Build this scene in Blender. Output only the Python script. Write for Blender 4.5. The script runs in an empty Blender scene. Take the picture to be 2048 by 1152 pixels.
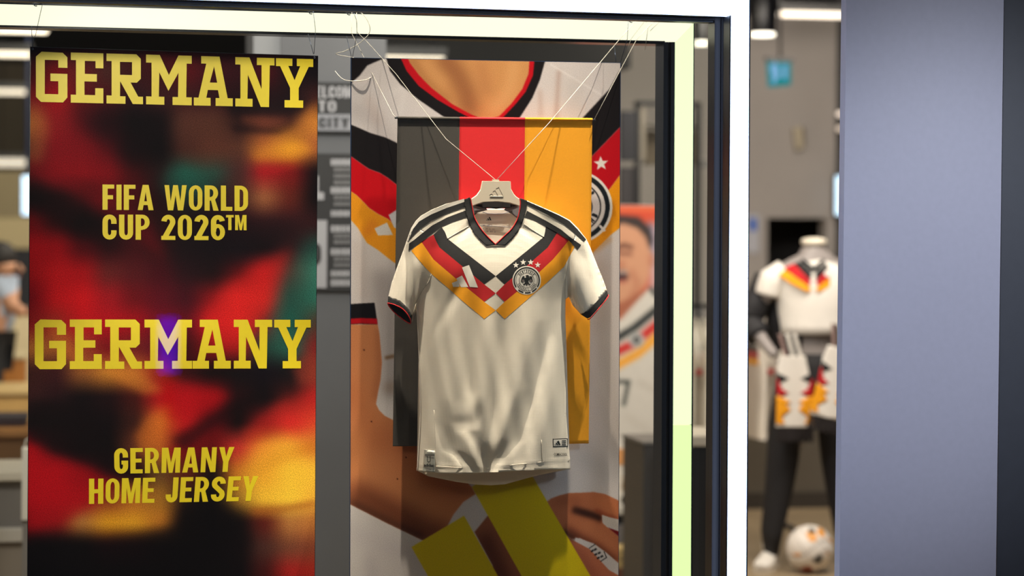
import bpy, bmesh, math, random
import numpy as np
from mathutils import Vector, Matrix, Euler
from mathutils.geometry import tessellate_polygon
random.seed(7); np.random.seed(7)
SC = bpy.context.scene
COL = SC.collection
R = math.radians

# ------------------------------------------------------------------ camera
CAM = Vector((0.0, -5.5, 1.5))
FPX = 4551.0
YAW, PITCH, ROLL = R(10.7), R(-1.4), R(0.22)
cam = bpy.data.cameras.new('camera'); cam.sensor_width = 36.0; cam.lens = FPX / 2048 * 36.0
cam.clip_start = 0.05; cam.clip_end = 200
cam_o = bpy.data.objects.new('camera', cam); COL.objects.link(cam_o)
ROT = (Matrix.Rotation(-YAW, 3, 'Z') @ Matrix.Rotation(R(90) + PITCH, 3, 'X') @ Matrix.Rotation(ROLL, 3, 'Z'))
cam_o.matrix_world = Matrix.Translation(CAM) @ ROT.to_4x4()
cam.dof.use_dof = True; cam.dof.focus_distance = 5.83; cam.dof.aperture_fstop = 1.9
SC.camera = cam_o
SC.view_settings.view_transform = 'Standard'
try: SC.view_settings.look = 'None'
except Exception: pass
SC.view_settings.gamma = 1.0; SC.view_settings.exposure = 0.0
SC.view_settings.use_curve_mapping = False

def U(px, py, Y):
    d = ROT @ Vector(((px - 1024) / FPX, -(py - 576) / FPX, -1.0))
    return CAM + d * ((Y - CAM.y) / d.y)
def UV_(px, py, Y):                        # numpy version of U
    dx = (px - 1024) / FPX; dy = -(py - 576) / FPX
    m = np.array(ROT)
    d = dx[..., None] * m[:, 0] + dy[..., None] * m[:, 1] - m[:, 2]
    t = (Y - CAM.y) / d[..., 1]
    return np.array(CAM) + d * t[..., None]
def yz(px, zc):                            # facade depth Y of a point seen at column px at lens distance zc
    d = ROT @ Vector(((px - 1024) / FPX, 0, -1.0))
    return CAM.y + d.y * zc

# ------------------------------------------------------------------ world and lights
W = bpy.data.worlds.new('mall_ambient'); SC.world = W; W.use_nodes = True
bg = W.node_tree.nodes['Background']; bg.inputs[0].default_value = (0.62, 0.66, 0.78, 1); bg.inputs[1].default_value = 0.05

def lamp(name, kind, loc, target, energy, color, size=0.05, spot=60, blend=0.4, size_y=None):
    l = bpy.data.lights.new(name, kind); l.energy = energy; l.color = color
    if kind == 'AREA':
        l.shape = 'RECTANGLE' if size_y else 'SQUARE'; l.size = size
        if size_y: l.size_y = size_y
    else: l.shadow_soft_size = size
    if kind == 'SPOT': l.spot_size = R(spot); l.spot_blend = blend
    o = bpy.data.objects.new(name, l); COL.objects.link(o); o.location = loc
    if target is not None: o.rotation_euler = (Vector(target) - Vector(loc)).to_track_quat('-Z', 'Y').to_euler()
    return o
WARM = (1.0, 0.86, 0.70)
fx = U(985, 600, .34).x
tz = U(985, 640, .34)
ZL = 5.2
lamp('display_spot', 'SPOT', (fx + .98, -.14, ZL), (fx, .36, .95), 1600, WARM, .03, 19.5, .8)
lamp('display_spot', 'SPOT', (fx - .63, -.14, ZL), (fx, .36, .95), 1600, WARM, .03, 19.5, .8)
lamp('display_spot', 'SPOT', (fx + .10, -.40, ZL), (fx, .36, .95), 190, WARM, .05, 20, .8)
lamp('sign_fill_spot', 'SPOT', (fx - 1.25, -2.4, 2.55), (fx - .82, .40, 1.72), 300, WARM, .10, 19, .6)  # added spot, evens out the light on the upper sign
lamp('sign_fill_spot', 'SPOT', (fx - 1.35, -2.4, 2.55), (fx - .82, .40, .90), 400, WARM, .10, 19, .6)  # added spot, lifts the lower half of the sign
lamp('corridor_fill', 'AREA', (-.6, -3.4, 3.3), (0.6, .3, 1.2), 21, (1.0, .95, .92), 2.4, size_y=1.2)  # added soft area lamp, general fill from the corridor side
lamp('cladding_fill_spot', 'SPOT', (2.9, -2.6, 2.6), (2.16, 0, 1.35), 250, (.84, .89, 1.0), .25, 32, .9)  # added cool spot that brightens the grey cladding, no visible fixture
lamp('store_fill', 'AREA', (3.4, 3.0, 3.0), (3.2, 4.6, .8), 60, (1.0, .9, .78), 1.2, size_y=.8)
lamp('store_fill', 'AREA', (1.8, 2.6, 3.0), (2.1, 4.4, .8), 40, (1.0, .9, .78), 1.2, size_y=.8)
lamp('store_fill', 'AREA', (4.3, 6.5, 3.05), (4.3, 9.3, .9), 75, (1.0, .88, .74), 2.2, size_y=.8)
lamp('store_fill', 'AREA', (1.0, 8.0, 3.1), (.6, 11.0, .8), 210, (1.0, .88, .72), 2.0, size_y=2.0)
lamp('store_fill', 'AREA', (.9, 1.2, 3.0), (1.15, 3.0, .6), 26, (1.0, .96, .92), .8, size_y=.5)  # unseen area lamp put in to brighten the grey pillar
lamp('store_fill', 'AREA', (.2, 4.6, 3.05), (.3, 7.2, .7), 95, (1.0, .88, .70), 1.2, size_y=.8)  # added out of view to brighten the wooden furniture at far left
lamp('store_fill', 'AREA', (-.3, 1.4, 3.0), (.1, 3.2, .5), 32, (1.0, .93, .84), .8, size_y=.5)  # extra unseen area lamp, lifts the grey counter

# ------------------------------------------------------------------ helpers
def s2l(c):
    c = np.asarray(c, dtype=float) / 255.0
    return np.where(c <= 0.04045, c / 12.92, ((c + 0.055) / 1.055) ** 2.4)
def srgb(r, g, b): return tuple(float(v) for v in s2l((r, g, b))) + (1.0,)

def mat(name, c=(128, 128, 128), rough=.6, metal=0.0, emit=None, estr=0.0, noise=0.0, nscale=40.0, bump=0.0, bscale=200.0,
        attr=None, sheen=0.0, spec=.5, dots=0.0, dscale=300.0):
    m = bpy.data.materials.new(name); m.use_nodes = True
    nt = m.node_tree; N = nt.nodes; L = nt.links; b = N['Principled BSDF']
    b.inputs['Roughness'].default_value = rough; b.inputs['Metallic'].default_value = metal
    b.inputs['Specular IOR Level'].default_value = spec
    col = srgb(*c); b.inputs['Base Color'].default_value = col
    src = None
    if attr:
        a = N.new('ShaderNodeVertexColor'); a.layer_name = attr; src = a.outputs['Color']
    if noise or bump or dots:
        tc = N.new('ShaderNodeTexCoord')
    if noise:
        n = N.new('ShaderNodeTexNoise'); n.inputs['Scale'].default_value = nscale; n.inputs['Detail'].default_value = 4
        L.new(tc.outputs['Object'], n.inputs['Vector'])
        mr = N.new('ShaderNodeMapRange'); mr.inputs[1].default_value = .25; mr.inputs[2].default_value = .75
        mr.inputs[3].default_value = 1 - noise; mr.inputs[4].default_value = 1 + noise
        L.new(n.outputs['Fac'], mr.inputs[0])
        mx = N.new('ShaderNodeMix'); mx.data_type = 'RGBA'; mx.blend_type = 'MULTIPLY'; mx.inputs[0].default_value = 1
        if src: L.new(src, mx.inputs[6])
        else: mx.inputs[6].default_value = col
        L.new(mr.outputs[0], mx.inputs[7]); src = mx.outputs[2]
    if src: L.new(src, b.inputs['Base Color'])
    if bump or dots:
        bp = N.new('ShaderNodeBump'); bp.inputs['Strength'].default_value = bump or dots; bp.inputs['Distance'].default_value = .002
        if dots:
            v = N.new('ShaderNodeTexVoronoi'); v.inputs['Scale'].default_value = dscale; v.inputs['Randomness'].default_value = 0.0
            L.new(tc.outputs['Object'], v.inputs['Vector']); L.new(v.outputs['Distance'], bp.inputs['Height'])
        else:
            n2 = N.new('ShaderNodeTexNoise'); n2.inputs['Scale'].default_value = bscale; n2.inputs['Detail'].default_value = 3
            L.new(tc.outputs['Object'], n2.inputs['Vector']); L.new(n2.outputs['Fac'], bp.inputs['Height'])
        L.new(bp.outputs['Normal'], b.inputs['Normal'])
    if sheen: b.inputs['Sheen Weight'].default_value = sheen
    if emit:
        b.inputs['Emission Color'].default_value = srgb(*emit); b.inputs['Emission Strength'].default_value = estr
    return m

def link(name, me, m, parent=None, smooth=False):
    o = bpy.data.objects.new(name, me); COL.objects.link(o)
    if m is not None:
        for mm in (m if isinstance(m, (list, tuple)) else [m]): me.materials.append(mm)
    if parent is not None:
        o.parent = parent; o.matrix_parent_inverse = parent.matrix_basis.inverted()
    if smooth: me.polygons.foreach_set('use_smooth', [True] * len(me.polygons))
    return o
def tag(o, label, cat, group=None, kind=None):
    o['label'] = label; o['category'] = cat
    if group: o['group'] = group
    if kind: o['kind'] = kind
    return o
def struct(o, label=None, cat=None):
    o['kind'] = 'structure'
    if label: o['label'] = label; o['category'] = cat or 'structure'
    return o
def thing(name, label, cat, loc, group=None):
    o = bpy.data.objects.new(name, None); o.empty_display_size = .05; COL.objects.link(o)
    o.location = loc
    bpy.context.view_layer.update()
    return tag(o, label, cat, group)
def pylist(name, verts, faces, m, parent=None, smooth=False):
    me = bpy.data.meshes.new(name); me.from_pydata([tuple(v) for v in verts], [], faces); me.update()
    return link(name, me, m, parent, smooth)
def from_bm(name, bm, m, parent=None, smooth=False):
    me = bpy.data.meshes.new(name); bm.to_mesh(me); bm.free()
    return link(name, me, m, parent, smooth)
def box(name, lo, hi, m, parent=None, bevel=0.0):
    bm = bmesh.new(); bmesh.ops.create_cube(bm, size=1)
    lo, hi = Vector(lo), Vector(hi)
    for v in bm.verts: v.co = Vector([lo[i] + (v.co[i] + .5) * (hi[i] - lo[i]) for i in range(3)])
    if bevel: bmesh.ops.bevel(bm, geom=bm.edges[:], offset=bevel, segments=2, affect='EDGES')
    return from_bm(name, bm, m, parent)
def prism3(name, pts, ext, m, parent=None):
    """closed prism from a 3-D outline and an extrusion vector"""
    n = len(pts); ext = Vector(ext); v = [Vector(p) for p in pts] + [Vector(p) + ext for p in pts]
    tri = tessellate_polygon([v[:n]])
    f = [tuple(t) for t in tri] + [tuple(i + n for i in reversed(t)) for t in tri]
    f += [(i, i + n, (i + 1) % n + n, (i + 1) % n) for i in range(n)]
    o = pylist(name, v, f, m, parent)
    bm = bmesh.new(); bm.from_mesh(o.data); bmesh.ops.recalc_face_normals(bm, faces=bm.faces); bm.to_mesh(o.data); bm.free()
    return o
def pprism(name, px, Y, d, m, parent=None): return prism3(name, [U(a, b, Y) for a, b in px], (0, d, 0), m, parent)
def pbox(name, x0, y0, x1, y1, Y, d, m, parent=None, floor=False, bevel=0.0):
    xm, ym = (x0 + x1) / 2, (y0 + y1) / 2
    zb = 0.0 if floor else U(xm, y1, Y).z
    return box(name, (U(x0, ym, Y).x, Y, zb), (U(x1, ym, Y).x, Y + d, U(xm, y0, Y).z), m, parent, bevel)
def tube(name, pts, r, m, parent=None, seg=6, closed=False, cap=True):
    pts = [Vector(p) for p in pts]; n = len(pts); vs, fs = [], []
    rr = r if isinstance(r, (list, tuple)) else [r] * n
    prev = None
    for i, p in enumerate(pts):
        t = (pts[(i + 1) % n] - pts[i - 1]) if (closed or 0 < i < n - 1) else (pts[1] - pts[0] if i == 0 else pts[-1] - pts[-2])
        t.normalize()
        a = prev if prev is not None else (Vector((0, 0, 1)) if abs(t.z) < .9 else Vector((1, 0, 0)))
        a = (a - t * a.dot(t)); a.normalize(); b = t.cross(a); prev = a
        for k in range(seg):
            an = 2 * math.pi * k / seg; vs.append(p + (a * math.cos(an) + b * math.sin(an)) * rr[i])
    for i in range(n if closed else n - 1):
        j = (i + 1) % n
        for k in range(seg): fs.append((i * seg + k, i * seg + (k + 1) % seg, j * seg + (k + 1) % seg, j * seg + k))
    if cap and not closed: fs += [tuple(reversed(range(seg))), tuple((n - 1) * seg + k for k in range(seg))]
    return pylist(name, vs, fs, m, parent, True)
def smooth_path(pts, k=6):
    out = []; P = [Vector(p) for p in pts]
    for i in range(len(P) - 1):
        p0, p1, p2, p3 = P[max(i - 1, 0)], P[i], P[i + 1], P[min(i + 2, len(P) - 1)]
        for j in range(k):
            t = j / k
            out.append(.5 * ((2 * p1) + (p2 - p0) * t + (2 * p0 - 5 * p1 + 4 * p2 - p3) * t * t + (3 * p1 - p0 - 3 * p2 + p3) * t ** 3))
    return out + [P[-1]]
def lathe(name, prof, m, parent=None, loc=(0, 0, 0), seg=24, axis='Z'):
    vs, fs = [], []
    for r_, z in prof:
        for k in range(seg):
            a = 2 * math.pi * k / seg
            vs.append(Vector((r_ * math.cos(a), r_ * math.sin(a), z)) + Vector(loc))
    n = len(prof)
    for i in range(n - 1):
        for k in range(seg): fs.append((i * seg + k, i * seg + (k + 1) % seg, (i + 1) * seg + (k + 1) % seg, (i + 1) * seg + k))
    fs += [tuple(reversed(range(seg))), tuple((n - 1) * seg + k for k in range(seg))]
    return pylist(name, vs, fs, m, parent, True)

def clip_cell(poly, x0, y0, x1, y1):
    def cl(p, ins, cut):
        out = []
        for i in range(len(p)):
            a, b = p[i - 1], p[i]; ia, ib = ins(a), ins(b)
            if ib:
                if not ia: out.append(cut(a, b))
                out.append(b)
            elif ia: out.append(cut(a, b))
        return out
    def cx(x): return lambda a, b: (x, a[1] + (b[1] - a[1]) * (x - a[0]) / (b[0] - a[0]))
    def cy(y): return lambda a, b: (a[0] + (b[0] - a[0]) * (y - a[1]) / (b[1] - a[1]), y)
    p = cl(poly, lambda q: q[0] >= x0, cx(x0))
    if p: p = cl(p, lambda q: q[0] <= x1, cx(x1))
    if p: p = cl(p, lambda q: q[1] >= y0, cy(y0))
    if p: p = cl(p, lambda q: q[1] <= y1, cy(y1))
    return p
def densify(poly, step):
    out = []
    for i in range(len(poly)):
        a, b = poly[i - 1], poly[i]
        n = max(1, int(math.hypot(b[0] - a[0], b[1] - a[1]) / step))
        out += [(a[0] + (b[0] - a[0]) * k / n, a[1] + (b[1] - a[1]) * k / n) for k in range(n)]
    return out
def patch(name, poly, depth, m, parent=None, off=0.0, step=6, thick=0.0, smooth=True):
    """a piece of cloth: the outline (in sight-line coordinates) draped over the surface Y = depth(x, y)"""
    xs = [p[0] for p in poly]; ys = [p[1] for p in poly]
    cols = {}; V, idx, F = [], {}, []
    def vid(p):
        k = (round(p[0], 2), round(p[1], 2))
        if k not in idx:
            idx[k] = len(V); V.append(U(k[0], k[1], depth(k[0], k[1]) - off))
        return idx[k]
    i0, i1 = int(math.floor(min(xs) / step)), int(math.ceil(max(xs) / step))
    j0, j1 = int(math.floor(min(ys) / step)), int(math.ceil(max(ys) / step))
    for i in range(i0, i1):
        c = clip_cell(poly, i * step, min(ys) - 1, (i + 1) * step, max(ys) + 1)
        if len(c) < 3: continue
        cyv = [q[1] for q in c]
        for j in range(max(j0, int(min(cyv) // step)), min(j1, int(max(cyv) // step) + 1)):
            q = clip_cell(c, i * step, j * step, (i + 1) * step, (j + 1) * step)
            if len(q) < 3: continue
            f = []
            for p in q:
                k = vid(p)
                if k not in f: f.append(k)
            if len(f) >= 3: F.append(tuple(reversed(f)) )
    o = pylist(name, V, F, m, parent, smooth)
    bm = bmesh.new(); bm.from_mesh(o.data)
    bad = [f for f in bm.faces if f.calc_area() < 1e-12]
    if bad: bmesh.ops.delete(bm, geom=bad, context='FACES_ONLY')
    for f in bm.faces:
        if f.normal.y > 0: f.normal_flip()
    bm.to_mesh(o.data); bm.free()
    if smooth: o.data.polygons.foreach_set('use_smooth', [True] * len(o.data.polygons))
    if thick:
        md = o.modifiers.new('cloth', 'SOLIDIFY'); md.thickness = thick; md.offset = -1
    return o
def ellipse(cx, cy, rx, ry, n=28, a0=0, a1=360):
    return [(cx + rx * math.cos(R(a0 + (a1 - a0) * k / n)), cy + ry * math.sin(R(a0 + (a1 - a0) * k / n))) for k in range(n + (0 if a1 - a0 == 360 else 1))]
def star(cx, cy, r, rot=0):
    return [(cx + (r if k % 2 == 0 else r * .42) * math.sin(R(36 * k + rot)), cy - (r if k % 2 == 0 else r * .42) * math.cos(R(36 * k + rot))) for k in range(10)]

# ---- lettering: loops of outlines, laid into a quad of sight-line coordinates
def arc(cx, cy, rx, ry, a0, a1, n=10): return [(cx + rx * math.cos(R(a0 + (a1 - a0) * k / n)), cy + ry * math.sin(R(a0 + (a1 - a0) * k / n))) for k in range(n + 1)]
def stroke(path, t):
    P = [Vector(p) for p in path]; l, r_ = [], []
    for i, p in enumerate(P):
        d0 = (P[i] - P[i - 1]).normalized() if i else (P[1] - P[0]).normalized()
        d1 = (P[i + 1] - P[i]).normalized() if i < len(P) - 1 else d0
        n0 = Vector((-d0.y, d0.x)); n1 = Vector((-d1.y, d1.x)); nn = (n0 + n1).normalized()
        k = t / 2 / max(.5, nn.dot(n0)); l.append(tuple(p + nn * k)); r_.append(tuple(p - nn * k))
    return l + r_[::-1]
T = .175
def glyph(ch):
    t = T; w = .46; h = t / 2
    if ch == 'I': return t, [[[(0, 0), (t, 0), (t, 1), (0, 1)]]]
    if ch == 'F': return .4, [[[(0, 0), (t, 0), (t, .42), (.36, .42), (.36, .58), (t, .58), (t, .84), (.4, .84), (.4, 1), (0, 1)]]]
    if ch == 'E': return .41, [[[(0, 0), (.41, 0), (.41, .16), (t, .16), (t, .43), (.37, .43), (.37, .58), (t, .58), (t, .84), (.41, .84), (.41, 1), (0, 1)]]]
    if ch == 'L': return .39, [[[(0, 0), (.39, 0), (.39, .16), (t, .16), (t, 1), (0, 1)]]]
    if ch == 'H': return .48, [[[(0, 0), (t, 0), (t, .42), (.48 - t, .42), (.48 - t, 0), (.48, 0), (.48, 1), (.48 - t, 1), (.48 - t, .58), (t, .58), (t, 1), (0, 1)]]]
    if ch == 'T': return .42, [[[(.21 - h, 0), (.21 + h, 0), (.21 + h, .84), (.42, .84), (.42, 1), (0, 1), (0, .84), (.21 - h, .84)]]]
    if ch == 'A': return .54, [[[(0, 0), (.17, 0), (.2, .2), (.34, .2), (.37, 0), (.54, 0), (.37, 1), (.17, 1)], [(.225, .35), (.315, .35), (.27, .72)]]]
    if ch == 'W': return .76, [[[(0, 1), (.12, 0), (.3, 0), (.38, .6), (.46, 0), (.64, 0), (.76, 1), (.6, 1), (.545, .36), (.46, 1), (.3, 1), (.215, .36), (.16, 1)]]]
    if ch == 'M': return .62, [[[(0, 0), (.16, 0), (.16, .62), (.25, 0), (.37, 0), (.46, .62), (.46, 0), (.62, 0), (.62, 1), (.41, 1), (.31, .4), (.21, 1), (0, 1)]]]
    if ch == 'N': return .5, [[[(0, 0), (.16, 0), (.16, .6), (.33, 0), (.5, 0), (.5, 1), (.34, 1), (.34, .42), (.18, 1), (0, 1)]]]
    if ch == 'Y': return .5, [[[(.25 - h, 0), (.25 + h, 0), (.25 + h, .4), (.5, 1), (.325, 1), (.25, .62), (.175, 1), (0, 1), (.25 - h, .4)]]]
    if ch in 'O0': return w, [[arc(w / 2, .7, w / 2, .3, 0, 180) + arc(w / 2, .3, w / 2, .3, 180, 360),
                              arc(w / 2, .68, w / 2 - .16, .18, 0, 180) + arc(w / 2, .32, w / 2 - .16, .18, 180, 360)]]
    if ch == 'D': return w, [[[(0, 0), (.2, 0)] + arc(.2, .3, w - .2, .3, 270, 360) + arc(.2, .7, w - .2, .3, 0, 90) + [(0, 1)],
                              [(t, .15), (.2, .15)] + arc(.2, .3, w - .36, .15, 270, 360) + arc(.2, .7, w - .36, .15, 0, 90) + [(t, .85)]]]
    if ch in 'PR':
        o = [(0, 0), (t, 0), (t, .4)]
        if ch == 'R': o += [(.22, .4), (.3, 0), (.48, 0), (.36, .43)]
        else: o += [(.22, .38)]
        o += arc(.22, .7, w - .22, .3, -50 if ch == 'R' else -90, 90) + [(0, 1)]
        return w + (.02 if ch == 'R' else 0), [[o, [(t, .54), (.22, .54)] + arc(.22, .7, w - .38, .15, -90, 90) + [(t, .85)]]]
    rx = w / 2 - h
    if ch in 'CG':
        p = [(w - h, .63)] + arc(w / 2, .72, rx, .28 - h, 0, 180) + arc(w / 2, .28, rx, .28 - h, 180, 360)
        g = [[stroke(p + [(w - h, .37 if ch == 'C' else .4)], t)]]
        if ch == 'G': g.append([[(w * .52, .36), (w, .36), (w, .51), (w * .52, .51)]])
        return w, g
    if ch == 'U': return w, [[stroke([(h, 1), (h, .3)] + arc(w / 2, .28, rx, .28 - h, 180, 360) + [(w - h, 1)], t)]]
    if ch == 'J': return .4, [[stroke([(.4 - h, 1), (.4 - h, .3)] + arc(.2, .26, .2 - h, .26 - h, 0, -180) + [(h, .32)], t)]]
    if ch == 'S': return w, [[stroke(arc(w / 2, .73, rx, .27 - h, -5, 215, 14) + arc(w / 2, .27, rx, .27 - h, 35, -185, 14), t)]]
    if ch == '2': return w, [[stroke(arc(w / 2, .72, rx, .28 - h, 175, -25, 14) + [(h + .03, .1)], t)], [[(0, 0), (w, 0), (w, .16), (0, .16)]]]
    if ch == '6': return w, [[arc(w / 2, .32, w / 2, .32, 0, 360, 24)[:-1], arc(w / 2, .32, w / 2 - .16, .17, 0, 360, 24)[:-1]],
                             [stroke([(h, .34), (h, .68)] + arc(w / 2, .72, rx, .28 - h, 180, 10), t)]]
    return .22, []
def layout(text, gap=.075):
    x = 0; out = []
    for ch in text:
        w, g = glyph(ch)
        for loops in g: out.append([[(x + a, b) for a, b in lp] for lp in loops])
        x += w + gap
    return x - gap, out
def letters(name, groups, total, quad, depth, m, parent, off):
    """groups: [[outer, hole...]] in x 0..total, y 0..1 up; quad: tl, tr, br, bl"""
    tl, tr, br, bl = [Vector(q) for q in quad]; V, F = [], []
    for gi, loops in enumerate(groups):
        L3 = []
        for lp in loops:
            l = []
            for a, b in lp:
                u = a / total; p = (tl * (1 - u) + tr * u) * b + (bl * (1 - u) + br * u) * (1 - b)
                l.append(p)
            L3.append(l)
        flat = [p for l in L3 for p in l]; base = len(V)
        for p in flat: V.append(U(p.x, p.y, depth(p.x, p.y) - off - gi % 3 * 4e-5))
        for t_ in tessellate_polygon([[Vector((p.x, p.y, 0)) for p in l] for l in L3]): F.append(tuple(base + i for i in t_))
    o = pylist(name, V, F, m, parent)
    bm = bmesh.new(); bm.from_mesh(o.data)
    for f in bm.faces:
        if f.normal.y > 0: f.normal_flip()
    bm.to_mesh(o.data); bm.free()
    return o
def words(name, text, quad, depth, m, parent, off=4e-4, gap=.075):
    tot, g = layout(text, gap); return letters(name, g, tot, quad, depth, m, parent, off)
def rq(x0, y0, x1, y1): return [(x0, y0), (x1, y0), (x1, y1), (x0, y1)]
def small_text(name, text, quad, depth, m, parent, off=4e-4, bold=.012):
    """small print set in the built-in face, turned into a mesh and laid into the quad"""
    cu = bpy.data.curves.new('print', 'FONT'); cu.body = text; cu.size = 1; cu.offset = bold; cu.resolution_u = 2
    o = bpy.data.objects.new('print', cu); COL.objects.link(o)
    dg = bpy.context.evaluated_depsgraph_get(); me = bpy.data.meshes.new_from_object(o.evaluated_get(dg))
    bpy.data.objects.remove(o); bpy.data.curves.remove(cu)
    xs = [v.co.x for v in me.vertices]; ys = [v.co.y for v in me.vertices]
    a0, a1, b0, b1 = min(xs), max(xs), min(ys), max(ys)
    tl, tr, br, bl = [Vector(q) for q in quad]
    for v in me.vertices:
        u = (v.co.x - a0) / (a1 - a0); w = (v.co.y - b0) / (b1 - b0)
        p = (tl * (1 - u) + tr * u) * w + (bl * (1 - u) + br * u) * (1 - w)
        v.co = U(p.x, p.y, depth(p.x, p.y) - off)
    me.name = name
    return link(name, me, m, parent)
def arc_text(name, text, cx, cy, r, a_mid, span, size, depth, m, parent, off, flip=False):
    """letters on a circle (crest): each letter stands on the ring"""
    V, F = [], []; n = len(text)
    for i, ch in enumerate(text):
        w, gs = glyph(ch)
        if ch == '-': w, gs = .3, [[[(0, .42), (.25, .42), (.25, .58), (0, .58)]]]
        an = a_mid + (i - (n - 1) / 2) * span / (n - 1) * (-1 if flip else 1)
        ca, sa = math.cos(R(an)), math.sin(R(an))
        for loops in gs:
            L2 = []
            for lp in loops:
                l = []
                for a, b in lp:
                    tx = (a - w / 2) * size; ry = (b - .5) * size
                    rr = r - ry if flip else r + ry; tt = -tx if flip else tx
                    l.append(Vector((cx + rr * ca - tt * sa, cy + rr * sa + tt * ca, 0)))
                L2.append(l)
            base = len(V)
            for l in L2:
                for p in l: V.append(U(p.x, p.y, depth(p.x, p.y) - off))
            for t_ in tessellate_polygon(L2): F.append(tuple(base + k for k in t_))
    o = pylist(name, V, F, m, parent)
    bm = bmesh.new(); bm.from_mesh(o.data)
    for f in bm.faces:
        if f.normal.y > 0: f.normal_flip()
    bm.to_mesh(o.data); bm.free()
    return o

# ---- flat printed art: a numpy canvas sampled onto the points of a fine grid (colour attribute)
class Canvas:
    def __init__(s, x0, y0, x1, y1, base, k=1.0):
        s.x0, s.y0, s.k = x0, y0, k
        s.w, s.h = int((x1 - x0) * k) + 1, int((y1 - y0) * k) + 1
        s.a = np.zeros((s.h, s.w, 3)); s.a[:] = base
    def mask(s, poly):
        P = [((x - s.x0) * s.k, (y - s.y0) * s.k) for x, y in poly]
        xs = [p[0] for p in P]; ys = [p[1] for p in P]
        i0, i1 = max(0, int(min(xs)) - 1), min(s.w, int(max(xs)) + 2); j0, j1 = max(0, int(min(ys)) - 1), min(s.h, int(max(ys)) + 2)
        M = np.zeros((s.h, s.w))
        if i1 <= i0 or j1 <= j0: return M
        acc = np.zeros((j1 - j0, i1 - i0))
        for oy in (-.25, .25):
            for ox in (-.25, .25):
                X = (np.arange(i0, i1) + ox)[None, :]; Yv = (np.arange(j0, j1) + oy)[:, None]
                ins = np.zeros(acc.shape, bool)
                for q in range(len(P)):
                    (ax, ay), (bx, by) = P[q - 1], P[q]
                    if ay == by: continue
                    c = ((ay > Yv) != (by > Yv)) & (X < (bx - ax) * (Yv - ay) / (by - ay) + ax)
                    ins ^= c
                acc += ins * .25
        M[j0:j1, i0:i1] = acc
        return M
    def blur(s, M, r):
        r *= s.k
        if r <= 0: return M
        n = int(r * 3) + 1; g = np.exp(-.5 * (np.arange(-n, n + 1) / r) ** 2); g /= g.sum()
        P = np.pad(M, ((n, n), (n, n)), mode='edge')
        P = np.apply_along_axis(lambda v: np.convolve(v, g, 'valid'), 0, P)
        return np.apply_along_axis(lambda v: np.convolve(v, g, 'valid'), 1, P)
    def fill(s, poly, c, blur=0, alpha=1.0, clip=None):
        M = s.blur(s.mask(poly), blur) * alpha
        if clip is not None: M = M * clip
        s.a = s.a * (1 - M[..., None]) + np.array(c, float) * M[..., None]
        return M
    def line(s, pts, w, c, blur=0, alpha=1.0, clip=None): return s.fill(stroke(pts, w), c, blur, alpha, clip)
def printed(name, quad, Y, nx, ny, cv, m, parent, back=None):
    """grid over quad (tl,tr,br,bl) at plane Y carrying the canvas colours"""
    u = np.linspace(0, 1, nx)[None, :]; v = np.linspace(0, 1, ny)[:, None]
    q = np.array(quad, float)
    px = (q[0, 0] * (1 - u) + q[1, 0] * u) * (1 - v) + (q[3, 0] * (1 - u) + q[2, 0] * u) * v
    py = (q[0, 1] * (1 - u) + q[1, 1] * u) * (1 - v) + (q[3, 1] * (1 - u) + q[2, 1] * u) * v
    co = UV_(px, py, Y).reshape(-1, 3)
    fx_ = np.clip((px - cv.x0) * cv.k, 0, cv.w - 1.001); fy_ = np.clip((py - cv.y0) * cv.k, 0, cv.h - 1.001)
    i = fx_.astype(int); j = fy_.astype(int); a = (fx_ - i)[..., None]; b = (fy_ - j)[..., None]
    c = (cv.a[j, i] * (1 - a) + cv.a[j, i + 1] * a) * (1 - b) + (cv.a[j + 1, i] * (1 - a) + cv.a[j + 1, i + 1] * a) * b
    rgba = np.ones((nx * ny, 4)); rgba[:, :3] = s2l(np.clip(c, 0, 255)).reshape(-1, 3)
    me = bpy.data.meshes.new(name); me.vertices.add(nx * ny); me.vertices.foreach_set('co', co.ravel())
    ii, jj = np.meshgrid(np.arange(nx - 1), np.arange(ny - 1)); k = (jj * nx + ii).ravel()
    f = np.stack([k, k + nx, k + nx + 1, k + 1], 1); nf = len(f)
    me.loops.add(nf * 4); me.polygons.add(nf)
    me.loops.foreach_set('vertex_index', f.ravel()); me.polygons.foreach_set('loop_start', np.arange(nf) * 4)
    me.update(calc_edges=True); me.validate()
    at = me.color_attributes.new('ink', 'FLOAT_COLOR', 'POINT'); at.data.foreach_set('color', rgba.ravel())
    return link(name, me, m, parent)

# ------------------------------------------------------------------ common materials
m_black = mat('black_powder_coat', (20, 20, 24), .35)
m_frame = mat('dark_bronze_frame', (34, 28, 28), .28, .5, noise=.15, nscale=6)
m_cord = mat('clear_nylon_cord', (215, 210, 200), .3)
m_cord_dark = mat('dark_steel_wire', (60, 70, 90), .3, .8)
m_clip = mat('metal_clip', (120, 130, 150), .3, .9)
m_white_led = mat('cool_white_diffuser', (120, 122, 128), .4, emit=(186, 212, 255), estr=5.0)
m_yel_led = mat('warm_white_diffuser', (90, 88, 70), .4, emit=(255, 249, 222), estr=1.2)
m_grn_led = mat('greenish_white_diffuser', (84, 90, 66), .4, emit=(243, 255, 206), estr=1.16)
m_wall = mat('grey_plaster', (150, 145, 142), .8, noise=.05, nscale=3)
m_pillar = mat('grey_painted_pillar', (105, 105, 108), .7, noise=.05, nscale=4)
m_dark_wall = mat('charcoal_wall', (40, 39, 42), .7, noise=.1, nscale=3)
m_ceil = mat('black_ceiling', (12, 12, 14), .8, noise=.2, nscale=2)
m_floor = mat('beige_floor', (165, 145, 115), .35, noise=.12, nscale=3)
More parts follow.
